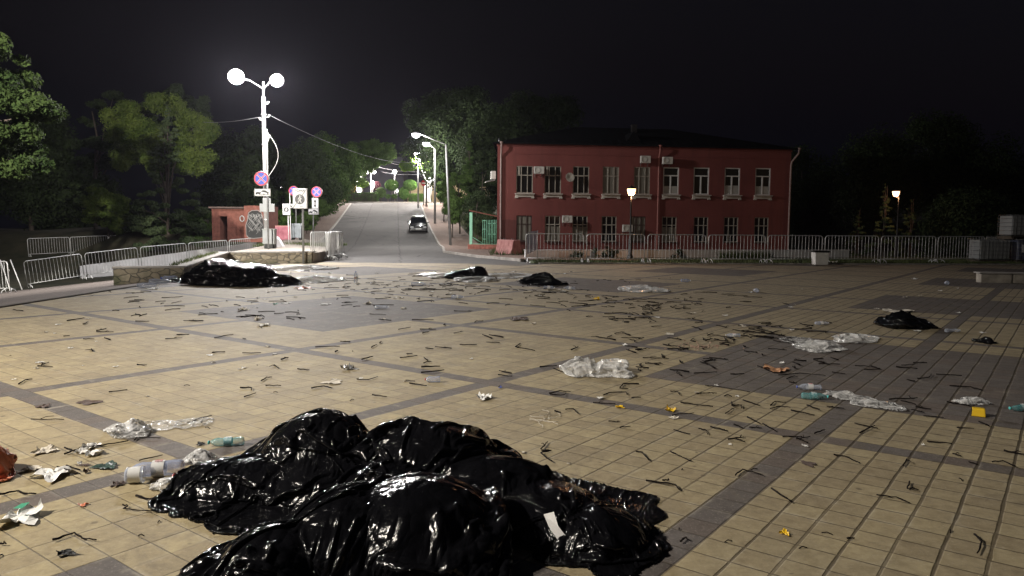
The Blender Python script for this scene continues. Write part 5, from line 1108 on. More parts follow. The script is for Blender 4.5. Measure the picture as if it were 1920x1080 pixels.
# bank bushes along the left pavement
for j, (u, v, ru, rv, D, lab) in enumerate(((600, 392, 16, 14, 70, 'white-flecked bank bush nearest the right round sign'), (614, 378, 14, 12, 80, 'white-flecked bank bush farther up the left pavement'), (575, 415, 18, 14, 62, 'bank bush behind the grey dumpster'), (530, 408, 26, 14, 62, 'clipped dark bush behind the pink container'), (470, 372, 40, 10, 70, 'long low bush above the brick hut roof'), (530, 370, 30, 10, 74, 'low bush right of the floodlight pole above the hut'), (628, 364, 9, 12, 90, 'small bank bush at the top of the left pavement'))):
    b = at(u, v + rv, D); b = Vector((b.x, D, min(b.z, b.z))); s_ = D / F_PX; tree('bank_bush', b, lab, ell(b, D, (u, v, ru, rv, 0, 1.2)), .04, L_mid if j not in (3,) else L_box, 6000, .08, 80 + j, 'bushes on the left bank', clump=(.3, .55), limbs=4, cat='bush')
# clipped park shrubs at the top of the road
def clipped(name, u, v, ru, rv, D, label, m=L_box, n=5000, trunk=True, cat='clipped tree', leaf=.09, group='clipped shrubs at the top of the road'):
    s_ = D / F_PX; c = at(u, v, D); b = Vector((c.x, D, hz1(c.x, D))); t = thing(name, b, label, cat, group)
    co, F = leaves_np([(0, 0, c.z - b.z)], [1.0], n, leaf, int(u), 1, .6, shell=.22); co[:, 2] -= c.z - b.z; co *= np.array([ru * s_, ru * s_, rv * s_]); co[:, 2] += c.z - b.z
    np_mesh('crown', co, F, m, t, smooth=False)
    mb = MB(); mb.tube([(0, 0, -.2), (.05, 0, max(.3, c.z - b.z))], .09, 8); mb.build('trunk', M_bark, t); return t
clipped('clipped_tree', 734.5, 347, 13, 10.5, 114, 'left of the two dark clipped mushroom trees')
clipped('clipped_tree', 769, 347, 13.5, 10.5, 113, 'right of the two dark clipped mushroom trees')
clipped('clipped_cone', 757, 362, 10, 12, 112.8, 'round dark bush between and below the two mushroom trees')
clipped('clipped_tree', 826, 361, 6, 13, 108, 'dark narrow clipped thuja right of the stele', n=3500)
clipped('clipped_ball', 727, 368, 5.5, 4.5, 112.6, 'left small clipped ball by the kerb', n=2000); clipped('clipped_ball', 739.5, 368, 6, 4.5, 112.6, 'right small clipped ball by the kerb', n=2000)
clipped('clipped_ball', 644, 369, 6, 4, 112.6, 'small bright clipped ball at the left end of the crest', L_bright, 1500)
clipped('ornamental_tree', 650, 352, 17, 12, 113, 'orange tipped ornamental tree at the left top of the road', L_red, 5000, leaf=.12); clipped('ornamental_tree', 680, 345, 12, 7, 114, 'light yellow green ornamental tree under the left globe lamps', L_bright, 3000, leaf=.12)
clipped('round_bush', 714, 361, 10, 10, 114.5, 'loose light green bush right of the long hedge', L_mid, 3000); clipped('purple_bush', 706, 349, 9, 9, 118, 'dark purplish round tree behind the teardrop light', leafmat('purple_leaves', (.05, .015, .02), (.10, .04, .05)), 3000)
for j, (u0, u1, v0, v1, lab) in enumerate(((651, 707, 362, 376, 'long dark green clipped hedge at the top of the road'), (767, 792, 364, 375, 'short clipped hedge left of the no-entry sign'))):
    D = 112.8; a = at(u0, v1, D); b = at(u1, v0, D); w = b.x - a.x; z0 = hz1(a.x, D) - .02; h = b.z - z0; t = thing('clipped_hedge', Vector((a.x, D, z0)), lab, 'hedge', 'clipped hedges at the top of the road')
    rg = np.random.default_rng(j); n = 9000; q = rg.random((n, 3)); f = rg.integers(0, 5, n); q[f == 0, 1] = 0; q[f == 1, 2] = 1; q[f == 2, 1] = 1; q[f == 3, 0] = 0; q[f == 4, 0] = 1
    P_ = q * np.array([w, 1.2, h]) + rg.normal(0, .04, (n, 3)); co, F = leaves_np(P_, np.full(n, .06), n, .07, 3 + j, 1); np_mesh('foliage', co, F, L_box, t, smooth=False)
    mb = MB(); mb.box((w / 2, .6, h / 2), (w - .2, 1.0, h - .15)); mb.build('inner_branches', M_bark, t)
# right side: small spruces and the dim trees behind
for j, (u, v0, v1, ru, D, lab) in enumerate(((1656, 345, 478, 36, 48, 'small spruce left of the far right warm park lamp'), (1706, 372, 480, 34, 48.5, 'small spruce right of the far right warm park lamp'), (1608, 395, 482, 26, 50, 'lowest dim spruce left of the pair under the warm lamp'))):
    b = at(u, v1, D); b = Vector((b.x, D, 0)); s_ = D / F_PX; tree('small_spruce', b, lab, ell(b, D, (u, (v0 + v1) / 2, ru, (v1 - v0) / 2, 0, ru * s_)), .07, L_spruce, 12000, .06, 90 + j, 'small spruces on the right', kind='cone', clump=(.2, .35), flat=.35, limbs=20, trunk_top=(v1 - v0) * s_ - .1)
for j, (u, v, ru, rv, D, lab) in enumerate(((1640, 330, 55, 70, 60, 'dim tree behind the left small spruce'), (1760, 300, 70, 75, 64, 'largest dim round tree at the far right'), (1860, 340, 60, 70, 62, 'dim tree above the stacked pallet tank'), (1500, 360, 60, 80, 66, 'black tree just right of the red building'), (1810, 420, 60, 40, 50, 'dark low thicket behind the last barriers'))):
    b = at(u, 470, D); b = Vector((b.x, D, 0)); s_ = D / F_PX; tree('dim_tree', b, lab, ell(b, D, (u, v, ru, rv, 0, ru * s_ * .8), (u - ru * .4, v + rv * .5, ru * .7, rv * .6, 0, 2), (u + ru * .4, v + rv * .4, ru * .7, rv * .6, 0, 2)), .2, L_dark, 26000, .13, 100 + j, 'dim trees on the right', clump=(.9, 1.7), flat=1.0)
rg = np.random.default_rng(77); n = 6000; x = rg.uniform(-24, -15, n); y = rg.uniform(54, 100, n); x = kerb_l(y) - 3.2 - rg.random(n) * 3; blades('bank_grass', np.stack([x, y, hz(x, y) - .05], -1), .45, 78, M_blade)
x = rg.uniform(0, 1, n); y = rg.uniform(62, 104, n); x = kerb_r(y) + 3.4 + x * 2.5; blades('bank_grass', np.stack([x, y, hz(x, y) - .05], -1), .35, 79, M_blade)
p = gnd(930, 470); rg = np.random.default_rng(6); n = 1200; x = rg.uniform(-1.3, 1.2, n); y = rg.uniform(40.5, 50, n); blades('verge_weeds', np.stack([x, y, np.full(n, .05)], -1), .35, 80, M_blade)
# ------------------------------------------------------------ black bags
def blackfilm():
    k = NT('black_film'); k.b.inputs['Base Color'].default_value = (.004, .004, .005, 1); k.b.inputs['Roughness'].default_value = .16; k.b.inputs['Specular IOR Level'].default_value = .36
    P = k.wpos(); h = None
    for (sc_, amp, st, off) in ((2.2, 1.0, (1, 2.0, .8), 0), (4.6, .5, (1.7, .8, 1.2), 3), (12, .15, (1, 1.4, 1), 7)):
        mp = k.n('Mapping'); mp.inputs['Scale'].default_value = st; mp.inputs['Rotation'].default_value = (.2 * sc_, .5, sc_); mp.inputs['Location'].default_value = (off, off, 0); k.lk(P, mp.inputs[0])
        n_ = k.noise(sc_, 1, .4, mp.outputs[0], .3); t = k.M('MULTIPLY', k.M('ABSOLUTE', k.M('SUBTRACT', n_, .5)), amp * 2); h = t if h is None else k.M('ADD', h, t)
    k.bump(k.M('ADD', h, k.M('MULTIPLY', k.noise(45, 4, .6, P, 1.5), .03)), .85, .055); return k.m
M_bag = blackfilm()
G = 'black bags heaped in the foreground'
def gp(*p): return [tuple(gnd(u, v))[:2] for u, v in p]
def gl(u, v, rx, ry, h): p = gnd(u, v); return (p.x, p.y, rx, ry, h)
def bag(outline, lumps, seed, label, group, **kw):
    if group == G: q = np.array(outline); outline = [tuple(x) for x in q.mean(0) + (q - q.mean(0)) * .955]
    P = crumple(outline, lumps, seed=seed, **({**dict(levels=(25, 49, 97, 193), steps=(60, 40, 40, 30), excess=1.5, bend=.25), **kw})); c = P[..., :2].reshape(-1, 2).mean(0)
    return tag(film('garbage_bag', P, M_bag, None, (c[0], c[1], 0)), label, 'garbage bag', group)
bag(gp((288, 949), (380, 985), (470, 1010), (600, 1010), (700, 950), (690, 890), (640, 858), (500, 850), (400, 880)), [(-1.22, 4.66, .42, .34, .40), (-1.6, 4.45, .5, .3, .16), (-1.1, 4.35, .4, .3, .2)], 3, 'black garbage bag with the round dome at the upper left of the foreground heap', G, spk=8)
bag(gp((600, 900), (560, 1000), (700, 1060), (900, 1050), (1040, 960), (1015, 890), (880, 860), (720, 860)), [(-.5, 4.5, .5, .4, .37), (-.1, 4.2, .45, .35, .26), (-.7, 4.1, .35, .35, .24)], 5, 'black garbage bag at the middle back of the foreground heap', G)
bag(gp((385, 1180), (375, 1050), (480, 1008), (560, 960), (760, 960), (900, 990), (950, 1060), (880, 1150), (600, 1250)), [(-.8, 3.55, .35, .4, .30), (-.45, 3.6, .45, .45, .35), (-1.1, 3.3, .25, .3, .2)], 7, 'nearest black garbage bag of the heap, cut by the lower photo edge', G)
bag(gp((930, 1000), (1000, 1045), (1100, 1072), (1150, 1110), (1205, 1070), (1222, 985), (1190, 925), (1080, 900), (960, 900)), [(.2, 3.95, .35, .35, .19), (.45, 3.75, .26, .3, .14), (.0, 4.2, .3, .3, .24)], 9, 'black garbage bag forming the right lobe of the foreground heap', G)
def far_bag(poly, lumps, seed, label, lv=(25, 49, 97), ex=1.45):
    q = np.array(gp(*poly)); c_ = q.mean(0); q = c_ + (q - c_) * .86
    return bag([tuple(x) for x in q], lumps, seed, label, 'black bags lying farther off', levels=lv, excess=ex)
far_bag([(343, 532), (380, 539), (440, 540), (500, 540), (505, 525), (470, 516), (400, 514), (350, 520)], [gl(420, 530, .8, .8, .60), gl(462, 532, .6, .7, .46), gl(375, 531, .45, .6, .42)], 21, 'big black domed bag before the stone wall', ex=1.4)
far_bag([(478, 539), (520, 540), (545, 537), (535, 530), (505, 526), (485, 528)], [gl(490, 533, .3, .5, .34), gl(508, 534, .4, .5, .26)], 22, 'flat torn black bag lying right of the big domed one', (17, 33, 65))
far_bag([(845, 524), (870, 526), (905, 526), (907, 519), (880, 516), (858, 518)], [gl(893, 522, .28, .3, .34), gl(870, 522, .35, .25, .2)], 23, 'ragged black bag with two pointed ears beyond the dark square patch', (17, 33, 65))
g0 = gnd(893, 523); mb = MB()
for (x, y, h, l) in ((-.12, 0, .42, -.12), (.16, .05, .38, .14)): mb.add([(x - .09, y - .05, .12), (x + .09, y - .04, .12), (x, y + .09, .14), (x + l * .4, y, h * .7), (x + l, y + .02, h)], [(0, 1, 3), (1, 2, 3), (2, 0, 3), (0, 3, 4), (1, 3, 4), (2, 3, 4)])
eared = [o for o in bpy.data.objects if o.get('label', '').startswith('ragged black bag')][0]; o = mb.build('torn_corner', M_bag, eared); o.location = g0 - eared.location
far_bag([(986, 534), (1010, 537), (1045, 536), (1050, 531), (1025, 527), (995, 528)], [gl(1015, 532, .35, .4, .30), gl(1000, 532, .3, .3, .22)], 24, 'low round black bag before the dark patch near the barriers', (17, 33, 65))
far_bag([(1642, 612), (1680, 618), (1738, 619), (1738, 610), (1700, 605), (1655, 606)], [gl(1688, 613, .25, .3, .24), gl(1715, 614, .25, .2, .13), gl(1662, 612, .2, .2, .11)], 25, 'small black bag right of the clear films on the far right paving', (17, 33, 65))
far_bag([(1841, 644), (1850, 646), (1856, 642), (1848, 638)], [gl(1848, 642, .06, .06, .08)], 26, 'tiny balled black bag alone on the far right paving', (9, 17, 33))

# ------------------------------------------------------------ clear film
def clearfilm(name, col, alpha):
    k = NT(name); k.b.inputs['Base Color'].default_value = tuple(col) + (1,); k.b.inputs['Roughness'].default_value = .18; k.b.inputs['Specular IOR Level'].default_value = .9
    P = k.wpos(); k.lk(facets(k, P, ((14, .7, (1, 2, 1)), (40, .8, (2, 1, 1))), .3), k.b.inputs['Normal'])
    lw = k.n('LayerWeight'); lw.inputs[0].default_value = .35; k.lk(k.M('ADD', alpha, k.M('MULTIPLY', lw.outputs['Facing'], .5), clamp=True), k.b.inputs['Alpha']); return k.m
M_film = clearfilm('clear_crumpled_film', (.8, .8, .8), .36); M_film2 = clearfilm('thin_clear_film', (.7, .7, .7), .16)
def cfilm(poly, lumps, seed, label, m=None, lv=(17, 33, 65), nm='clear_film'):
    P = crumple(gp(*poly), lumps, seed=seed, levels=lv, excess=1.5); c = P[..., :2].reshape(-1, 2).mean(0); return tag(film(nm, P, m or M_film, None, (c[0], c[1], 0)), label, 'plastic film', 'clear plastic films on the paving')
cfilm([(1066, 706), (1100, 708), (1150, 708), (1180, 710), (1178, 700), (1150, 690), (1100, 688), (1072, 694)], [gl(1095, 698, .2, .17, .15), gl(1140, 698, .2, .16, .14), gl(1165, 704, .1, .1, .06)], 31, 'largest whitish crumpled film, at the left corner of the dark square')
cfilm([(204, 818), (235, 825), (270, 820), (275, 808), (250, 800), (215, 804)], [gl(222, 815, .1, .09, .08), gl(252, 812, .09, .08, .10)], 32, 'crumpled clear film on the dark band at the left, with a bottle neck in it')
cfilm([(262, 806), (330, 802), (395, 796), (398, 788), (330, 792), (265, 798)], [gl(300, 799, .2, .04, .025), gl(360, 795, .2, .04, .02)], 33, 'long flat clear film strip trailing right from the crumpled film at the left', M_film2, (13, 25, 49))
cfilm([(1165, 545), (1200, 549), (1245, 548), (1240, 542), (1200, 539), (1175, 541)], [gl(1200, 544, .35, .35, .12), gl(1228, 545, .3, .2, .08)], 34, 'whitish film strip at the dark patch near the barriers', lv=(13, 25, 49))
cfilm([(1502, 656), (1530, 662), (1560, 660), (1572, 652), (1545, 645), (1515, 646)], [gl(1535, 653, .2, .15, .1)], 35, 'crumpled clear film at the rear edge of the large dark square, left of two', lv=(13, 25, 49))
cfilm([(1568, 642), (1600, 644), (1636, 638), (1630, 631), (1600, 630), (1575, 636)], [gl(1600, 637, .3, .18, .08)], 36, 'flatter clear film at the rear edge of the large dark square, right of two', lv=(13, 25, 49))
cfilm([(1548, 742), (1600, 752), (1660, 768), (1700, 773), (1690, 765), (1640, 754), (1590, 742), (1555, 736)], [gl(1580, 745, .12, .06, .05), gl(1640, 760, .2, .05, .03)], 37, 'long twisted clear film trailing right from the teal bottle', lv=(17, 33, 65))
cfilm([(806, 519), (820, 522), (840, 521), (838, 515), (815, 514)], [gl(824, 518, .3, .3, .1)], 38, 'white crumpled film left of the eared black bag', lv=(9, 17, 33))
cfilm([(870, 528), (885, 531), (902, 529), (900, 523), (878, 523)], [gl(888, 527, .22, .2, .12)], 39, 'pale film lying against the front of the eared black bag', lv=(9, 17, 33))
cfilm([(925, 521), (945, 523), (970, 521), (965, 515), (935, 515)], [gl(945, 518, .5, .3, .1)], 40, 'white crumpled film right of the eared black bag', lv=(9, 17, 33))
cfilm([(552, 508), (565, 509), (580, 507), (578, 501), (560, 501)], [gl(566, 505, .3, .4, .14)], 41, 'white crumpled film by the foot of the big zone sign', lv=(9, 17, 33))
cfilm([(578, 530), (592, 532), (606, 529), (602, 523), (585, 523)], [gl(592, 527, .25, .3, .14)], 42, 'pale crumpled film above the orange wrapper', lv=(9, 17, 33))
cfilm([(300, 922), (318, 928), (332, 915), (325, 902), (305, 903)], [gl(315, 913, .07, .07, .05)], 43, 'small clear film tucked against the left tip of the foreground bags', lv=(9, 17, 33))
cfilm([(362, 872), (378, 878), (392, 868), (388, 855), (368, 858)], [gl(377, 866, .08, .08, .08)], 44, 'crumpled clear cup film touching the domed foreground bag', lv=(9, 17, 33))
cfilm([(1472, 640), (1500, 644), (1524, 641), (1520, 636), (1490, 634)], [gl(1498, 639, .15, .1, .02)], 45, 'flat pinkish film strip left of the two films at the dark square', M_film2, (9, 17, 33))
cfilm([(1798, 758), (1815, 761), (1822, 756), (1808, 752)], [gl(1810, 757, .05, .05, .035)], 46, 'small clear film piece just left of the yellow box', lv=(9, 17, 33))
cfilm([(1822, 757), (1835, 760), (1842, 753), (1830, 749)], [gl(1832, 755, .05, .05, .05)], 47, 'small clear film tuft behind the yellow box', lv=(9, 17, 33))

# ------------------------------------------------------------ bottles
def petmat(name, col, a=.3):
    k = NT(name); k.b.inputs['Base Color'].default_value = tuple(col) + (1,); k.b.inputs['Roughness'].default_value = .08; k.b.inputs['Specular IOR Level'].default_value = 1.0
    lw = k.n('LayerWeight'); lw.inputs[0].default_value = .4; k.lk(k.M('ADD', a, k.M('MULTIPLY', lw.outputs['Facing'], .6), clamp=True), k.b.inputs['Alpha']); k.bump(k.noise(50, 2), .3, .004); return k.m
M_pet = petmat('clear_bottle_plastic', (.55, .6, .72)); M_petb = petmat('blue_bottle_plastic', (.45, .52, .72), .25); M_pett = petmat('teal_bottle_plastic', (.16, .42, .44), .3)
M_cap = {c: mat(c + '_cap', v, .4, var=.05) for c, v in (('white', (.7, .7, .7)), ('red', (.55, .05, .05)), ('teal', (.1, .5, .5)), ('blue', (.08, .12, .4)))}
M_label = mat('paper_label', (.66, .66, .66), .5, var=.05); M_labelt = mat('teal_label', (.08, .35, .42), .5, var=.2, ns=60, col2=(.5, .6, .6)); M_print = mat('red_print', (.5, .1, .12), .6, var=.1)
def bottle(u, v, L, r, ang, label, pet=M_pet, cap='white', lab=M_label, crush=.12, seed=0, cat='bottle', upright=False):
    g0 = gnd(u, v); t = thing('plastic_bottle', g0, label, cat, 'plastic bottles left on the paving', ang); rg = np.random.default_rng(seed + 7)
    prof = [(0, 0), (r * .7, .0), (r * .95, L * .03), (r, L * .08), (r * .96, L * .14), (r, L * .2), (r * .95, L * .28), (r * .97, L * .32), (r * .97, L * .56), (r, L * .6), (r * .95, L * .66), (r * .97, L * .72), (r * .72, L * .83), (r * .34, L * .92), (r * .3, L * .95), (r * .3, L * .97)]
    R = Matrix.Identity(3) if upright else Matrix.Rotation(math.radians(90), 3, 'Y'); c = (0, 0, 0.004) if upright else (-L / 2, 0, r * (1 - crush * .5))
    mb = MB(); mb.lathe(prof, 18, c, R)
    for i in range(len(mb.v)):
        x, y, z = mb.v[i]
        if not upright: s_ = 1 - crush * (.6 + .4 * math.sin(x / L * 9 + seed)); z = c[2] + (z - c[2]) * s_; y += r * crush * .8 * math.sin(x / L * 7 + seed); mb.v[i] = (x, y, max(.002, z))
    mb.build('bottle_body', pet, t)
    if lab:
        mb = MB(); mb.lathe([(r * 1.0, L * .33), (r * 1.005, L * .34), (r * 1.005, L * .54), (r * 1.0, L * .55)], 18, c, R); lb = mb.build('label_band', lab, t)
        mb = MB(); 
        for q in range(4): mb.box((-L / 2 + L * (.38 + .035 * q), 0, c[2] + r * 1.01) if not upright else (0, -r * 1.01, L * (.38 + .04 * q)), (L * .018, r * (.9 - .2 * (q % 2)), .001) if not upright else (r * .9, .001, L * .02))
        mb.build('label_print', M_print if lab is M_label else M_label, lb)
    mb = MB(); mb.lathe([(0, L * .955), (r * .4, L * .955), (r * .4, L * .995), (r * .34, L), (0, L)], 14, c, R); mb.build('bottle_cap', M_cap[cap], t); return t
bottle(292, 893, .34, .052, math.radians(192), 'large clear bottle with a white label left of the foreground bags', M_petb, 'white', M_label, .1, 1)
bottle(424, 836, .25, .034, math.radians(190), 'teal bottle half behind the domed foreground bag', M_pett, 'teal', M_labelt, .2, 2)
bottle(811, 717, .16, .035, math.radians(188), 'small blue bottle with a red cap on the middle paving', M_petb, 'red', None, .15, 3)
bottle(1516, 731, .24, .035, math.radians(176), 'clear bottle with a white label on the large dark square, above a teal one', M_pet, 'blue', M_label, .3, 4)
bottle(1528, 749, .24, .036, math.radians(-8), 'teal bottle on the front edge of the large dark square', M_pett, 'teal', M_labelt, .2, 5)
bottle(1914, 771, .22, .033, math.radians(185), 'teal and blue bottle cut by the right photo edge', M_pett, 'teal', M_labelt, .2, 6)
bottle(1541, 609, .24, .035, math.radians(4), 'clear bottle with a white label behind the large dark square', M_pet, 'white', M_label, .3, 7)
bottle(1786, 623, .26, .036, math.radians(5), 'crushed clear bottle right of the small black bag', M_pet, 'white', None, .4, 8)
bottle(1374, 632, .22, .03, math.radians(178), 'slim pale bottle at the rear corner of the large dark square', M_pet, 'white', M_label, .2, 9)
bottle(667, 530, .32, .055, 0, 'upright clear bottle with a dark top standing alone on the far paving', M_pet, 'blue', M_label, 0, 10, upright=True)
bottle(785, 536, .4, .06, math.radians(10), 'bluish bottle lying left of the eared black bag', M_petb, 'white', None, .3, 11)
bottle(277, 540, .5, .08, math.radians(10), 'clear bottle nearest the camera among those left of the big black bag', M_pet, 'white', None, .3, 12)
bottle(300, 533, .55, .09, math.radians(30), 'clear bottle in the middle of those left of the big black bag', M_pet, 'white', None, .3, 13)
bottle(316, 527, .5, .09, math.radians(165), 'clear bottle nearest the stone wall, left of the big black bag', M_petb, 'blue', None, .3, 14)
bottle(1030, 542, .3, .05, math.radians(5), 'whitish bottle just below the low round black bag', M_pet, 'white', M_label, .3, 15)
bottle(1068, 543, .3, .05, math.radians(170), 'whitish bottle right below the dark patch behind the twigs', M_pet, 'white', M_label, .3, 16)
bottle(1286, 529, .3, .06, math.radians(10), 'pale bottle on the far paving right of the dark patch', M_petb, 'white', None, .3, 17)
bottle(1418, 548, .3, .06, math.radians(80), 'lone crushed bottle on the far right paving', M_pet, 'white', None, .3, 18)
bottle(858, 560, .28, .05, math.radians(5), 'bluish white bottle beyond the left dark patch', M_petb, 'white', M_label, .3, 19)
bottle(716, 579, .28, .045, math.radians(15), 'crushed clear bottle on the left dark patch', M_pet, 'white', None, .4, 20)
bottle(1775, 533, .3, .06, math.radians(60), 'pale bottle on the dark patch near the right ledge', M_pet, 'white', None, .3, 21)
# clear tub by the big bottle
g0 = gnd(256, 905); t = thing('plastic_tub', g0, 'clear round tub with a paper band lying before the large bottle', 'tub', rz=math.radians(15)); R = Matrix.Rotation(math.radians(90), 3, 'Y')
mb = MB(); mb.lathe([(0, 0), (.04, 0), (.046, .01), (.05, .1), (.053, .105)], 20, (-.06, 0, .05), R); mb.build('tub_body', M_pet, t); mb = MB(); mb.lathe([(.0475, .018), (.0512, .088)], 20, (-.06, 0, .05), R); mb.build('paper_band', M_label, t)
# neck standing in the crumpled film at the left
g0 = gnd(249, 812); t = thing('bottle_neck', g0 + Vector((0, 0, .02)), 'torn bottle neck sticking up from the crumpled film at the left', 'bottle'); mb = MB(); mb.lathe([(.035, 0), (.03, .03), (.014, .07), (.012, .09)], 14); mb.build('neck', M_pet, t); mb = MB(); mb.lathe([(0, .075), (.015, .075), (.015, .095), (0, .095)], 12); mb.build('bottle_cap', M_cap['white'], t)

# ------------------------------------------------------------ paper, boxes, wrappers
def crinkle(name, u, v, wpx, dpx, h, m, label, cat, seed, group=None, n=13, ang=None, z=0.004, soft=.5):
    """a crumpled sheet; wpx, dpx are its seen width and depth"""
    g0 = gnd(u, v); w = abs(gnd(u + wpx / 2, v).x - gnd(u - wpx / 2, v).x); d = abs(gnd(u, v - dpx / 2).y - gnd(u, v + dpx / 2).y); d = min(d, w * 1.4)
    rg = np.random.default_rng(seed); gx_ = np.linspace(-.5, .5, n); X, Y = np.meshgrid(gx_, gx_, indexing='ij'); th = np.arctan2(Y, X); rr_ = 1 + .22 * np.sin(th * 3 + seed) + .16 * np.sin(th * 5 + seed * 2)
    Z = np.abs(fbm(rg, n, 3, 2, .35)) * h * .8 * (.3 + .9 * np.hypot(X, Y)) ; a = rg.uniform(0, 6.28) if ang is None else ang
    X = X * rr_ + rg.normal(0, .006, X.shape); Y = Y * rr_ + rg.normal(0, .006, X.shape); X, Y = X * math.cos(a) - Y * math.sin(a), X * math.sin(a) + Y * math.cos(a)
    co = np.stack([X * w, Y * d, Z + z], -1).reshape(-1, 3); i = np.arange(n * n).reshape(n, n); F = np.stack([i[:-1, :-1], i[1:, :-1], i[1:, 1:], i[:-1, 1:]], -1).reshape(-1, 4)
    o = np_mesh(name, co, F, m, None, g0, smooth=False); return tag(o, label, cat, group) if label else o
M_paper = mat('white_paper', (.80, .79, .77), .8, var=.08, ns=20); M_tissue = mat('soft_tissue', (.62, .57, .49), .9, var=.12, ns=20); M_orange = mat('orange_film', (.65, .22, .12), .5, var=.1); M_redp = mat('red_wrapper', (.42, .03, .02), .35, var=.3, ns=30); M_yel = mat('yellow_plastic', (.78, .50, .02), .45, var=.08); M_brownp = mat('brown_card', (.10, .07, .06), .8, var=.2, ns=20); M_blackp = mat('black_scrap', (.012, .012, .012), .6, var=.2); M_greenp = mat('dark_green_wrapper', (.03, .06, .05), .5, var=.4, ns=40); M_gp = mat('green_print', (.05, .30, .18), .6, var=.1)
o = crinkle('paper_wrapper', 40, 973, 60, 32, .085, M_paper, 'large white folded wrapper with green print at the lower left', 'paper', 3, n=9, ang=.3)
g0 = gnd(40, 970); mb = MB(); mb.add([(-.03, -.02, .066), (.025, -.03, .070), (.03, .035, .082), (-.015, .03, .075)], [(0, 1, 2, 3)]); mb.build('green_mark', M_gp, o)
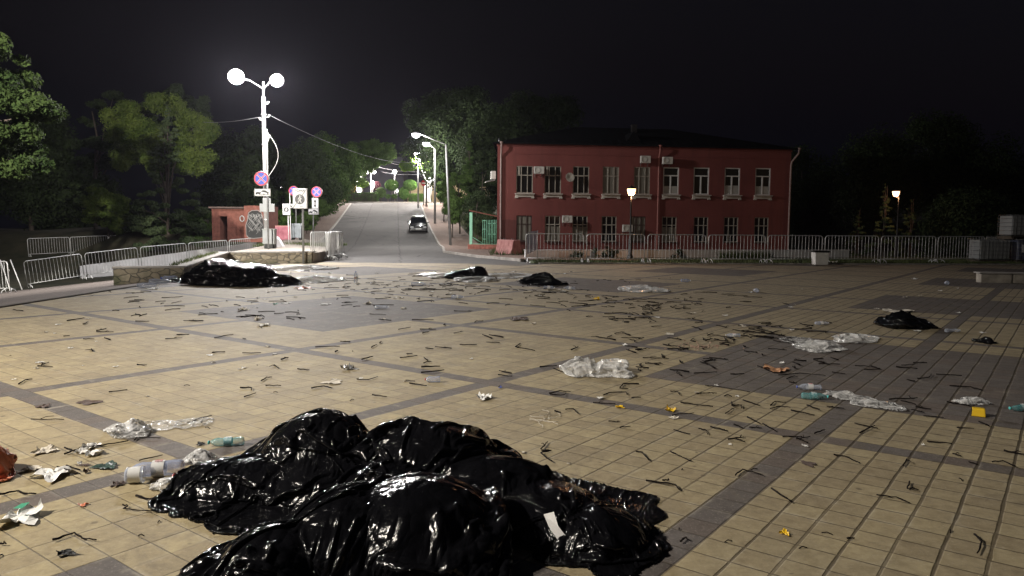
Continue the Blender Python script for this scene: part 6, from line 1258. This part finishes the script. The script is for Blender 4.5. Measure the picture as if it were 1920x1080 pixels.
P_ = [('paper_napkin', 100, 892, 56, 20, .05, M_paper, 'white spread napkin with dark print left of the large bottle', 'paper'), ('paper_scrap', 85, 847, 30, 12, .04, M_tissue, 'curled pale tissue left of the crossed twigs', 'paper'), ('paper_scrap', 60, 880, 28, 10, .03, M_tissue, 'pale tissue strip left of the spread napkin', 'paper'), ('paper_scrap', 178, 852, 24, 18, .05, M_paper, 'right of the two white torn pieces among the crossed twigs', 'paper'), ('paper_scrap', 154, 849, 18, 12, .04, M_paper, 'left of the two white torn pieces among the crossed twigs', 'paper'), ('paper_scrap', 170, 839, 22, 9, .04, M_paper, 'white torn piece behind the crossed twigs', 'paper'),
('paper_scrap', 907, 747, 24, 12, .06, M_paper, 'white torn scrap in front of the small blue bottle, right of it', 'paper'), ('paper_scrap', 625, 717, 28, 10, .02, M_tissue, 'pale flat scrap on the middle paving, left of the blue bottle', 'paper'), ('tin_scrap', 652, 692, 18, 8, .09, M_steel, 'upright crumpled foil scrap on the middle paving', 'foil'), ('paper_plate', 1255, 627, 15, 6, .02, M_tissue, 'round pale paper plate on the dark band', 'plate'), ('card_pack', 1453, 694, 36, 10, .06, mat('tan_printed_card', (.50, .27, .15), .5, var=.4, ns=60), 'orange printed crushed pack on the large dark square', 'packet'), ('paper_scrap', 1466, 681, 8, 4, .02, M_paper, 'small white piece just behind the orange pack', 'paper'),
('yellow_wrapper', 1257, 770, 16, 8, .05, M_yel, 'crumpled yellow wrapper on the dark band', 'wrapper'), ('yellow_wrapper', 1162, 764, 14, 4, .02, M_yel, 'flat yellow strip at the end of a twig, left of the crumpled one', 'wrapper'), ('paper_scrap', 1262, 785, 13, 7, .03, M_tissue, 'small pale scrap below the crumpled yellow wrapper', 'paper'), ('red_wrapper', 345, 894, 30, 12, .05, M_redp, 'red crumpled wrapper between the large bottle and the black bag', 'wrapper'), ('red_scrap', 156, 948, 14, 5, .015, M_orange, 'tiny red scrap right of the large white wrapper', 'scrap'), ('dark_wrapper', 199, 876, 36, 12, .03, M_greenp, 'dark green crumpled wrapper above the dark band', 'wrapper'), ('black_scrap', 124, 1040, 30, 10, .03, M_blackp, 'black crumpled lump near the lower left corner', 'scrap'), ('brown_scrap', 223, 909, 18, 12, .03, M_brownp, 'dark brown crumpled piece below the clear tub', 'scrap'), ('dark_wrapper', 167, 756, 36, 6, .02, M_brownp, 'flat brownish wrapper on the left paving near the dark band', 'wrapper'), ('dark_wrapper', 81, 763, 24, 5, .02, M_brownp, 'flat dark wrapper on the wide dark band at the left', 'wrapper'), ('black_scrap', 376, 834, 12, 5, .02, M_blackp, 'small black scrap left of the teal bottle', 'scrap'), ('yellow_chip', 1471, 1001, 14, 8, .02, M_yel, 'small yellow piece alone at the lower right paving', 'scrap'), ('brown_card', 1515, 870, 20, 12, .004, M_brownp, 'flat dark brown card strip right of the wide band', 'card'), ('white_scrap', 1308, 738, 9, 6, .03, M_tissue, 'small beige scrap at the front edge of the dark square', 'scrap'), ('tan_scrap', 163, 887, 8, 9, .04, M_brownp, 'small brown stub right of the spread napkin', 'scrap'), ('brown_scrap', 159, 873, 18, 4, .015, M_brownp, 'short brown loop above the small brown stub', 'scrap'),
('orange_wrapper', 567, 541, 26, 6, .07, M_orange, 'bright orange wrapper right of the flat torn black bag', 'wrapper'), ('paper_scrap', 288, 542, 16, 5, .05, M_paper, 'white paper piece among the clear bottles near the stone wall', 'paper'), ('paper_scrap', 494, 611, 18, 7, .05, M_paper, 'white scrap at the front corner of the left dark patch', 'paper'), ('paper_scrap', 482, 600, 10, 9, .10, M_tissue, 'upright pale scrap at the left front edge of the left dark patch', 'paper'), ('paper_scrap', 455, 582, 16, 6, .09, M_tissue, 'pale scrap near the left end of the left dark patch', 'paper'), ('paper_scrap', 536, 569, 14, 3, .03, M_paper, 'white strip on the left half of the left dark patch', 'paper'), ('green_cap', 516, 571, 6, 3, .05, M_gp, 'tiny green cap on the left dark patch', 'cap'), ('paper_scrap', 610, 571, 16, 3, .02, M_paper, 'white strip in the middle of the left dark patch', 'paper'), ('paper_scrap', 690, 570, 14, 6, .06, M_tissue, 'grey white scrap on the right half of the left dark patch', 'paper'), ('paper_scrap', 756, 579, 10, 4, .04, M_tissue, 'small pale scrap right on the left dark patch', 'paper'), ('paper_scrap', 1000, 607, 8, 4, .03, M_tissue, 'small pale scrap beyond the middle crossing of bands', 'paper'), ('black_scrap', 972, 599, 30, 5, .05, M_brownp, 'dark flat rag beyond the middle crossing of bands', 'rag'), ('yellow_pack', 1119, 562, 10, 8, .12, M_yel, 'small standing yellow and black pack among the far twigs', 'packet'), ('foam_strip', 1680, 584, 44, 5, .06, M_tissue, 'long pale foam strip behind the small black bag', 'strip'), ('paper_scrap', 1720, 621, 12, 3, .02, M_paper, 'white piece under the right end of the small black bag', 'paper'), ('white_scrap', 1172, 647, 9, 4, .02, M_paper, 'small white stick of paper on the dark band', 'scrap'), ('paper_scrap', 1395, 612, 12, 5, .04, M_tissue, 'pale scrap left of the slim bottle behind the dark square', 'paper'), ('paper_scrap', 1510, 837, 8, 4, .02, M_paper, 'tiny white scrap at the crossing of the two dark bands on the right', 'paper'), ('white_scrap', 1382, 744, 6, 3, .02, M_paper, 'tiny white crumb near the front edge of the dark square', 'scrap'), ('blue_cap', 938, 728, 6, 4, .02, M_cap['blue'], 'tiny blue cap right of the middle crossing', 'cap'), ('white_scrap', 1126, 747, 13, 3, .02, M_paper, 'white strip among twigs below the largest film', 'scrap'), ('tan_rag', 1745, 615, 5, 2, .01, M_tissue, 'pale crumb right of the small black bag', 'scrap')]
for j, (nm, u, v, w, d, h, m, lab, cat) in enumerate(P_): crinkle(nm, u, v, w, d, h, m, lab, cat, j + 5, n=11)
# printed lines on the napkin lie in the scrap; yellow box
g0 = gnd(1834, 780); t = thing('yellow_box', g0, 'small yellow plastic box with a black strap on the dark paving', 'box', rz=math.radians(-30)); mb = MB(); mb.box((0, 0, .036), (.11, .08, .07), taper=.88); mb.build('box_body', M_yel, t, bevel=.008); mb = MB(); mb.box((-.053, 0, .034), (.008, .074, .068)); mb.build('strap', M_blackp, t)
# orange bag at the left edge
o = bag(gp((-60, 905), (-20, 912), (10, 903), (14, 885), (-20, 872), (-55, 880)), [gl(-28, 890, .16, .14, .2)], 61, 'orange plastic bag cut by the left photo edge', None, levels=(17, 33, 65)); o.data.materials.clear(); o.data.materials.append(M_orange); o['category'] = 'plastic bag'; o.name = 'orange_bag'
# paper on the right lobe of the heap
t = thing('paper_slip', gnd(1040, 1062, .26), 'white paper slip lying on the right lobe of the foreground bags', 'paper', rz=.5)
bpy.context.view_layer.update(); best = None
for o_ in [x for x in bpy.data.objects if x.get('group') == G]:
    M_ = o_.matrix_world.inverted(); hit, loc, nrm, _ = o_.ray_cast(M_ @ Vector((0, 0, CAM_H)), (M_.to_3x3() @ ray(1043, 988)).normalized())
    if hit and (best is None or (o_.matrix_world @ loc).y < best[0].y): best = (o_.matrix_world @ loc, nrm)
if best:
    if best[1].z < 0: best = (best[0], -best[1])
    t.location = best[0] + best[1] * .02; t.rotation_mode = 'QUATERNION'; t.rotation_quaternion = best[1].to_track_quat('Z', 'Y')
mb = MB(); mb.add([(-.07, .04, .015), (-.02, .06, .02), (.015, -.005, .0), (-.03, -.02, .01), (.07, -.05, -.02), (.03, -.075, -.02)], [(0, 3, 2, 1), (3, 5, 4, 2)]); mb.build('slip', M_paper, t)
# thread tangle
rg = random.Random(8); g0 = gnd(1015, 786); mb = MB()
for j in range(7):
    x, y, a = rg.uniform(-.15, .1), rg.uniform(-.08, .08), rg.uniform(-.6, .9); pts = []
    for q in range(12): pts.append((x, y, .006 + .006 * rg.random())); a += rg.uniform(-.6, .6); x += .025 * math.cos(a); y += .025 * math.sin(a)
    mb.tube(pts, .0022, 4)
tag(mb.build('thread_tangle', M_tissue, loc=g0), 'tangle of thin pale threads above the right shoulder of the bag heap', 'threads')
rg = random.Random(9); g0 = gnd(1311, 650); mb = MB()
for j in range(60): x, y = rg.gauss(0, .22), rg.gauss(0, .16); mb.box((x, y, .008), (rg.uniform(.01, .03), .012, .01), rz=rg.uniform(0, 3))
tag(mb.build('crumbs', mat('pinkish_crumbs', (.40, .27, .21), .9)), 'spill of small pinkish crumbs by the left edge of the dark square', 'crumbs', kind='stuff').location = g0

# ------------------------------------------------------------ twigs
M_twig = mat('dark_twig', (.009, .006, .005), .9, var=.3, ns=30, spec=.15); TW = '''1667,751,1720,749 1689,753,1717,760 1717,765,1746,770 1709,770,1733,776 1731,782,1769,785 1775,756,1818,763 1835,793,1854,801 1794,804,1826,806 1602,796,1646,806 1612,814,1628,806,1640,800 1738,830,1785,835 1563,856,1584,858,1612,871 1700,864,1693,877 1786,853,1802,858 1816,869,1834,874 1882,848,1919,855 1860,869,1880,867,1904,877 1705,907,1701,919,1722,922 1643,931,1680,936,1706,946 1588,1013,1602,1013 1827,1006,1840,1020,1832,1042 1550,764,1583,768 1513,762,1536,771 1211,905,1266,912,1273,922 1242,904,1255,904 1379,894,1392,883,1431,894 1446,919,1484,945 1276,1020,1284,1012,1293,1017 1257,849,1275,858,1298,868 1192,849,1204,851,1216,866 1276,757,1300,760,1337,765 1263,808,1294,817 1310,806,1325,810,1327,817 1332,803,1365,811 1401,784,1425,797 1430,797,1454,811 1405,804,1428,805 1376,798,1392,805 1467,821,1504,822 1493,826,1519,821 1493,823,1515,833 1527,815,1546,809 1365,826,1395,822 1379,825,1397,831 1260,781,1301,777 1360,778,1373,768 1372,757,1372,763,1390,762,1390,768 1393,752,1425,763 1445,762,1452,755,1474,757 1444,768,1462,764,1482,766 1483,771,1527,781 1014,845,1027,831 1015,848,1033,848,1014,852,1035,869 975,646,966,652,1003,659 1071,658,1084,652 1038,693,1065,703 1012,690,1044,688 1205,672,1254,674 1030,740,1050,735,1070,737 1031,742,1058,743,1061,739 1112,757,1154,760 1060,770,1075,769,1084,778 1198,722,1168,722,1162,730,1178,732 1131,743,1145,738,1173,737,1176,742 1184,748,1202,747 1257,736,1270,736,1274,742 1303,739,1344,739 1322,725,1350,727,1406,737 1301,702,1344,700 1243,647,1256,650,1272,651 1252,656,1294,654 1358,745,1364,742,1372,746 1141,792,1163,794 1162,804,1182,802 1040,773,1051,776 490,716,500,710,510,709 498,725,527,725 558,694,580,696 584,730,607,726,623,730 669,713,690,714,708,708 698,743,725,746 768,721,800,725 761,715,778,717 591,652,637,651 787,619,818,619 747,619,770,615 862,648,894,648 851,626,866,623 798,654,813,656 693,590,724,591 851,584,884,585 934,704,960,708 646,569,671,567 514,686,523,693 35,722,48,714,61,713 71,688,99,690 78,686,92,681 204,737,239,733 458,746,480,739 181,624,213,624 156,637,177,637 119,632,131,631 310,637,342,635 254,604,280,604 242,566,271,564 450,730,471,729,472,734 257,686,275,687 236,550,253,550 58,789,120,789 121,842,148,852 121,854,151,844 148,844,190,838,241,830 252,828,257,823,301,824 261,866,305,856 357,796,370,788,397,782 0,931,35,923 33,924,45,929,68,929 230,950,240,952,231,957,290,963 99,1017,140,1003,155,1014,181,1016 255,933,275,939,299,939 0,1023,12,1024 107,878,151,892 125,876,150,885 1603,687,1625,688,1650,693 1680,690,1720,693 1633,688,1650,694 1712,682,1738,682 1690,687,1720,684 1620,695,1650,694 1535,684,1575,685 1560,700,1585,703 1460,705,1500,702,1548,706 1475,712,1490,707 1755,704,1803,706 1720,712,1742,710,1747,703 1780,725,1820,728,1843,734 1450,640,1480,645 1440,635,1465,636 1440,655,1475,658 1350,648,1378,646 1395,660,1420,663 1330,672,1365,676 1420,688,1450,700 1370,704,1395,703 1480,718,1495,721 1700,714,1716,717'''
LM = {'upper left band crossing': gnd(280, 607), 'middle band crossing': gnd(905, 711), 'eared black bag': gnd(880, 524), 'round black bag': gnd(1015, 534), 'yellow black pack': gnd(1119, 562), 'flat dark rag': gnd(972, 599), 'far white film strip': gnd(1205, 545), 'clear film pair': gnd(1570, 645), 'big domed black bag': gnd(430, 535), 'orange wrapper': gnd(567, 541), 'upright bottle': gnd(667, 530), 'stone wall': gnd(330, 525), 'pinkish crumbs': gnd(1311, 650), 'thread tangle': gnd(1015, 786), 'large film at the dark square': gnd(1120, 700), 'yellow box': gnd(1834, 780), 'crumpled yellow wrapper': gnd(1257, 770), 'teal bottle on the dark square': gnd(1528, 749), 'orange pack': gnd(1453, 694), 'brown card strip': gnd(1515, 870), 'red-capped blue bottle': gnd(811, 717), 'right lobe of the bag heap': gnd(1150, 930), 'large white wrapper': gnd(40, 970), 'crumpled film at the left': gnd(240, 812), 'large clear bottle': gnd(285, 893), 'left dark patch': gnd(600, 600), 'foil scrap': gnd(652, 692), 'small black bag': gnd(1690, 613), 'paper plate': gnd(1255, 627), 'lower right yellow piece': gnd(1471, 1001), 'lower right corner': gnd(1860, 1040), 'left photo edge': gnd(10, 700), 'slim pale bottle': gnd(1374, 632), 'twisted film': gnd(1690, 768)}
ORD = ['nearest', 'second nearest', 'third nearest', 'fourth nearest', 'fifth nearest', 'sixth nearest', 'seventh nearest', 'eighth nearest'] + [w + ' nearest' for w in 'ninth tenth eleventh twelfth thirteenth fourteenth fifteenth sixteenth seventeenth eighteenth nineteenth twentieth'.split()] + ['%dth nearest' % i for i in range(21, 99)]
def make_twig(pts, r, seed, fork):
    rg = random.Random(seed); c = sum(pts, Vector()) / len(pts); P_ = []
    for i in range(len(pts) - 1):
        a, b = pts[i], pts[i + 1]; m = 4; n_ = Vector((-(b - a).y, (b - a).x, 0)) * .022
        for j in range(m): P_.append(a.lerp(b, j / m) + n_ * rg.uniform(-1, 1) * (0 if j == 0 else 1))
    P_.append(pts[-1]); mb = MB(); k_ = len(P_); rr_ = [r * (1.1 - .5 * i / k_) * rg.uniform(.85, 1.15) for i in range(k_)]
    Q = [(p.x - c.x, p.y - c.y, r + .006 + .006 * abs(math.sin(i * 1.3 + seed)) * rg.random()) for i, p in enumerate(P_)]; mb.tube(Q, rr_, 6)
    if fork:
        i = rg.randrange(1, k_ - 1); d = (P_[min(i + 1, k_ - 1)] - P_[i - 1]).normalized(); a = rg.choice((-1, 1)) * rg.uniform(.5, 1.1); L = (pts[0] - pts[-1]).length * rg.uniform(.2, .45); e_ = Vector((d.x * math.cos(a) - d.y * math.sin(a), d.x * math.sin(a) + d.y * math.cos(a), 0)) * L
        mb.tube([Q[i], (Q[i][0] + e_.x * .5, Q[i][1] + e_.y * .5, r + .02), (Q[i][0] + e_.x, Q[i][1] + e_.y, r + .012)], [r * .7, r * .55, r * .35], 5)
    return mb.build('twig', M_twig, loc=Vector((c.x, c.y, 0)))
tw = []
for j, s_ in enumerate(TW.split()):
    q = list(map(float, s_.split(','))); pts = [gnd(q[i], q[i + 1]) for i in range(0, len(q), 2)]; c = sum(pts, Vector()) / len(pts)
    fork = len(pts) == 2 and j % 3 == 0; r = .0032 + .00036 * min(c.y, 12) ; shp = 'hooked' if len(pts) > 3 else ('bent' if len(pts) == 3 else ('forked' if fork else 'straight'))
    tw.append((make_twig(pts, r * random.Random(j).uniform(.8, 1.25), j, fork), c, shp, min(LM, key=lambda k_: (LM[k_] - c).length)))
# the smaller scatter of the far belt
rg = random.Random(31)
def rpos(n, u0, u1, v0, v1, gu=None):
    o = []
    while len(o) < n:
        u = rg.gauss(*gu) if gu else rg.uniform(u0, u1); v = rg.uniform(v0, v1) 
        if u0 < u < u1: o.append((u, v))
    return o
def clump(n, u0, u1, v0, v1, m, gu=None):
    cs_ = rpos(m, u0, u1, v0, v1, gu); return [(a + rg.gauss(0, 26), min(v1 + 5, max(v0 - 3, b + rg.gauss(0, 5)))) for a, b in (rg.choice(cs_) for _ in range(n))]
sc = clump(85, 980, 1450, 552, 600, 22, (1190, 110)) + clump(50, 1150, 1500, 600, 650, 16) + clump(30, 1180, 1640, 650, 720, 12) + rpos(22, 560, 960, 600, 700) + rpos(22, 0, 560, 545, 680) + clump(60, 700, 1100, 530, 556, 18) + rpos(14, 1400, 1560, 600, 640)
mini = rpos(70, 560, 1000, 512, 545) + rpos(110, 600, 1300, 520, 575) + rpos(40, 200, 600, 540, 600) + rpos(30, 0, 1900, 620, 1050)
stuffmb = MB(); indiv = 0
for j, (u, v) in enumerate(sc):
    c = gnd(u, v); L = rg.uniform(.05, .20) * (1 if v < 640 else .7) * (1.25 if v < 570 else 1); a = rg.uniform(0, math.pi); d = Vector((math.cos(a), math.sin(a), 0)) * L; pts = [c - d, c + d]
    if j % 3 == 0: pts.insert(1, c + Vector((-d.y, d.x, 0)) * rg.uniform(-.4, .4))
    o = make_twig(pts, rg.uniform(.006, .010), j + 500, j % 4 == 1)
    if indiv + len(tw) < 298:
        indiv += 1; zone = 'far belt of twigs beyond the middle crossing' if u > 980 and v < 605 else ('belt between the crossing and the eared black bag' if v < 560 else ('left half of the paving' if u < 960 else 'twig-strewn paving near the large dark square'))
        tw.append((o, c, 'tiny bent' if j % 3 == 0 else ('tiny forked' if j % 4 == 1 else 'tiny straight'), min(LM, key=lambda k_: (LM[k_] - c).length)))
    else:
        off = Vector(o.location); me = o.data; stuffmb.add([v_.co + off for v_ in me.vertices], [tuple(p.vertices) for p in me.polygons], True); bpy.data.objects.remove(o)
for u, v in mini:
    c = gnd(u, v); L = rg.uniform(.03, .22) if v < 600 else rg.uniform(.008, .03); a = rg.uniform(0, 3.14); d = Vector((math.cos(a), math.sin(a), 0)) * L; r = .007 if v < 600 else .003; stuffmb.tube([c - d + Vector((0, 0, r)), c + Vector((0, 0, r + .008)), c + d + Vector((0, 0, r))], r, 5)
tag(stuffmb.build('twig_litter', M_twig), 'fine dark twig litter scattered over the far paving', 'twigs', kind='stuff')
for k_ in LM:
    for shp in ('hooked', 'bent', 'forked', 'straight', 'tiny bent', 'tiny forked', 'tiny straight'):
        mm = sorted([x for x in tw if x[3] == k_ and x[2] == shp], key=lambda x: (x[1] - LM[k_]).length)
        for i, x in enumerate(mm):
            tag(x[0], f'{shp} dark twig, {ORD[i]} {shp} one to the {k_}', 'twig', 'dark twigs strewn over the square')
# white specks of litter
rg = random.Random(77); sp = rpos(26, 0, 900, 540, 720) + rpos(34, 540, 1100, 508, 560) + rpos(16, 1100, 1900, 505, 600) + rpos(12, 0, 1900, 600, 1000)
sl = []
for j, (u, v) in enumerate(sp):
    o = crinkle('paper_scrap', u, v, rg.uniform(3, 9), rg.uniform(2, 4), .05 if v < 560 else .02, M_paper if j % 3 else M_tissue, 'scrap', 'litter', j + 200, 'small whitish litter scraps', n=5); c = gnd(u, v); sl.append((o, c, 'white' if j % 3 else 'beige', min(LM, key=lambda k_: (LM[k_] - c).length)))
for k_ in LM:
    for shp in ('white', 'beige'):
        for i, x in enumerate(sorted([x for x in sl if x[3] == k_ and x[2] == shp], key=lambda x: (x[1] - LM[k_]).length)): x[0]['label'] = f'small {shp} litter scrap, {ORD[i]} {shp} one to the {k_}'
crinkle('bin_litter', 1557, 494, 16, 10, .25, M_tissue, 'small heap of pale litter right beside the white bin', 'litter', 300); crinkle('paper_scrap', 1249, 495, 12, 3, .05, M_paper, 'white scrap at the grass edge below the fourth barrier', 'litter', 301); crinkle('paper_scrap', 992, 493, 9, 4, .1, M_paper, 'white scrap on the grass by the leftmost barrier before the building', 'litter', 302)
print('SCRIPT', round(time.time() - T0, 1))
# ------------------------------------------------------------ thin volume added to imitate lens glow round the lamps
k = NT('lens_glow_volume'); k.N.remove(k.b); vol = k.n('VolumePrincipled'); vol.inputs['Color'].default_value = (.80, .78, .95, 1); vol.inputs['Density'].default_value = GLOW_HAZE; vol.inputs['Anisotropy'].default_value = .6
k.lk(vol.outputs[0], k.out.inputs['Volume'])
mb = MB(); mb.box((0, 310, 19), (900, 820, 42)); tag(mb.build('added_glow_haze', k.m), kind='stuff')
SC.cycles.volume_bounces = 0
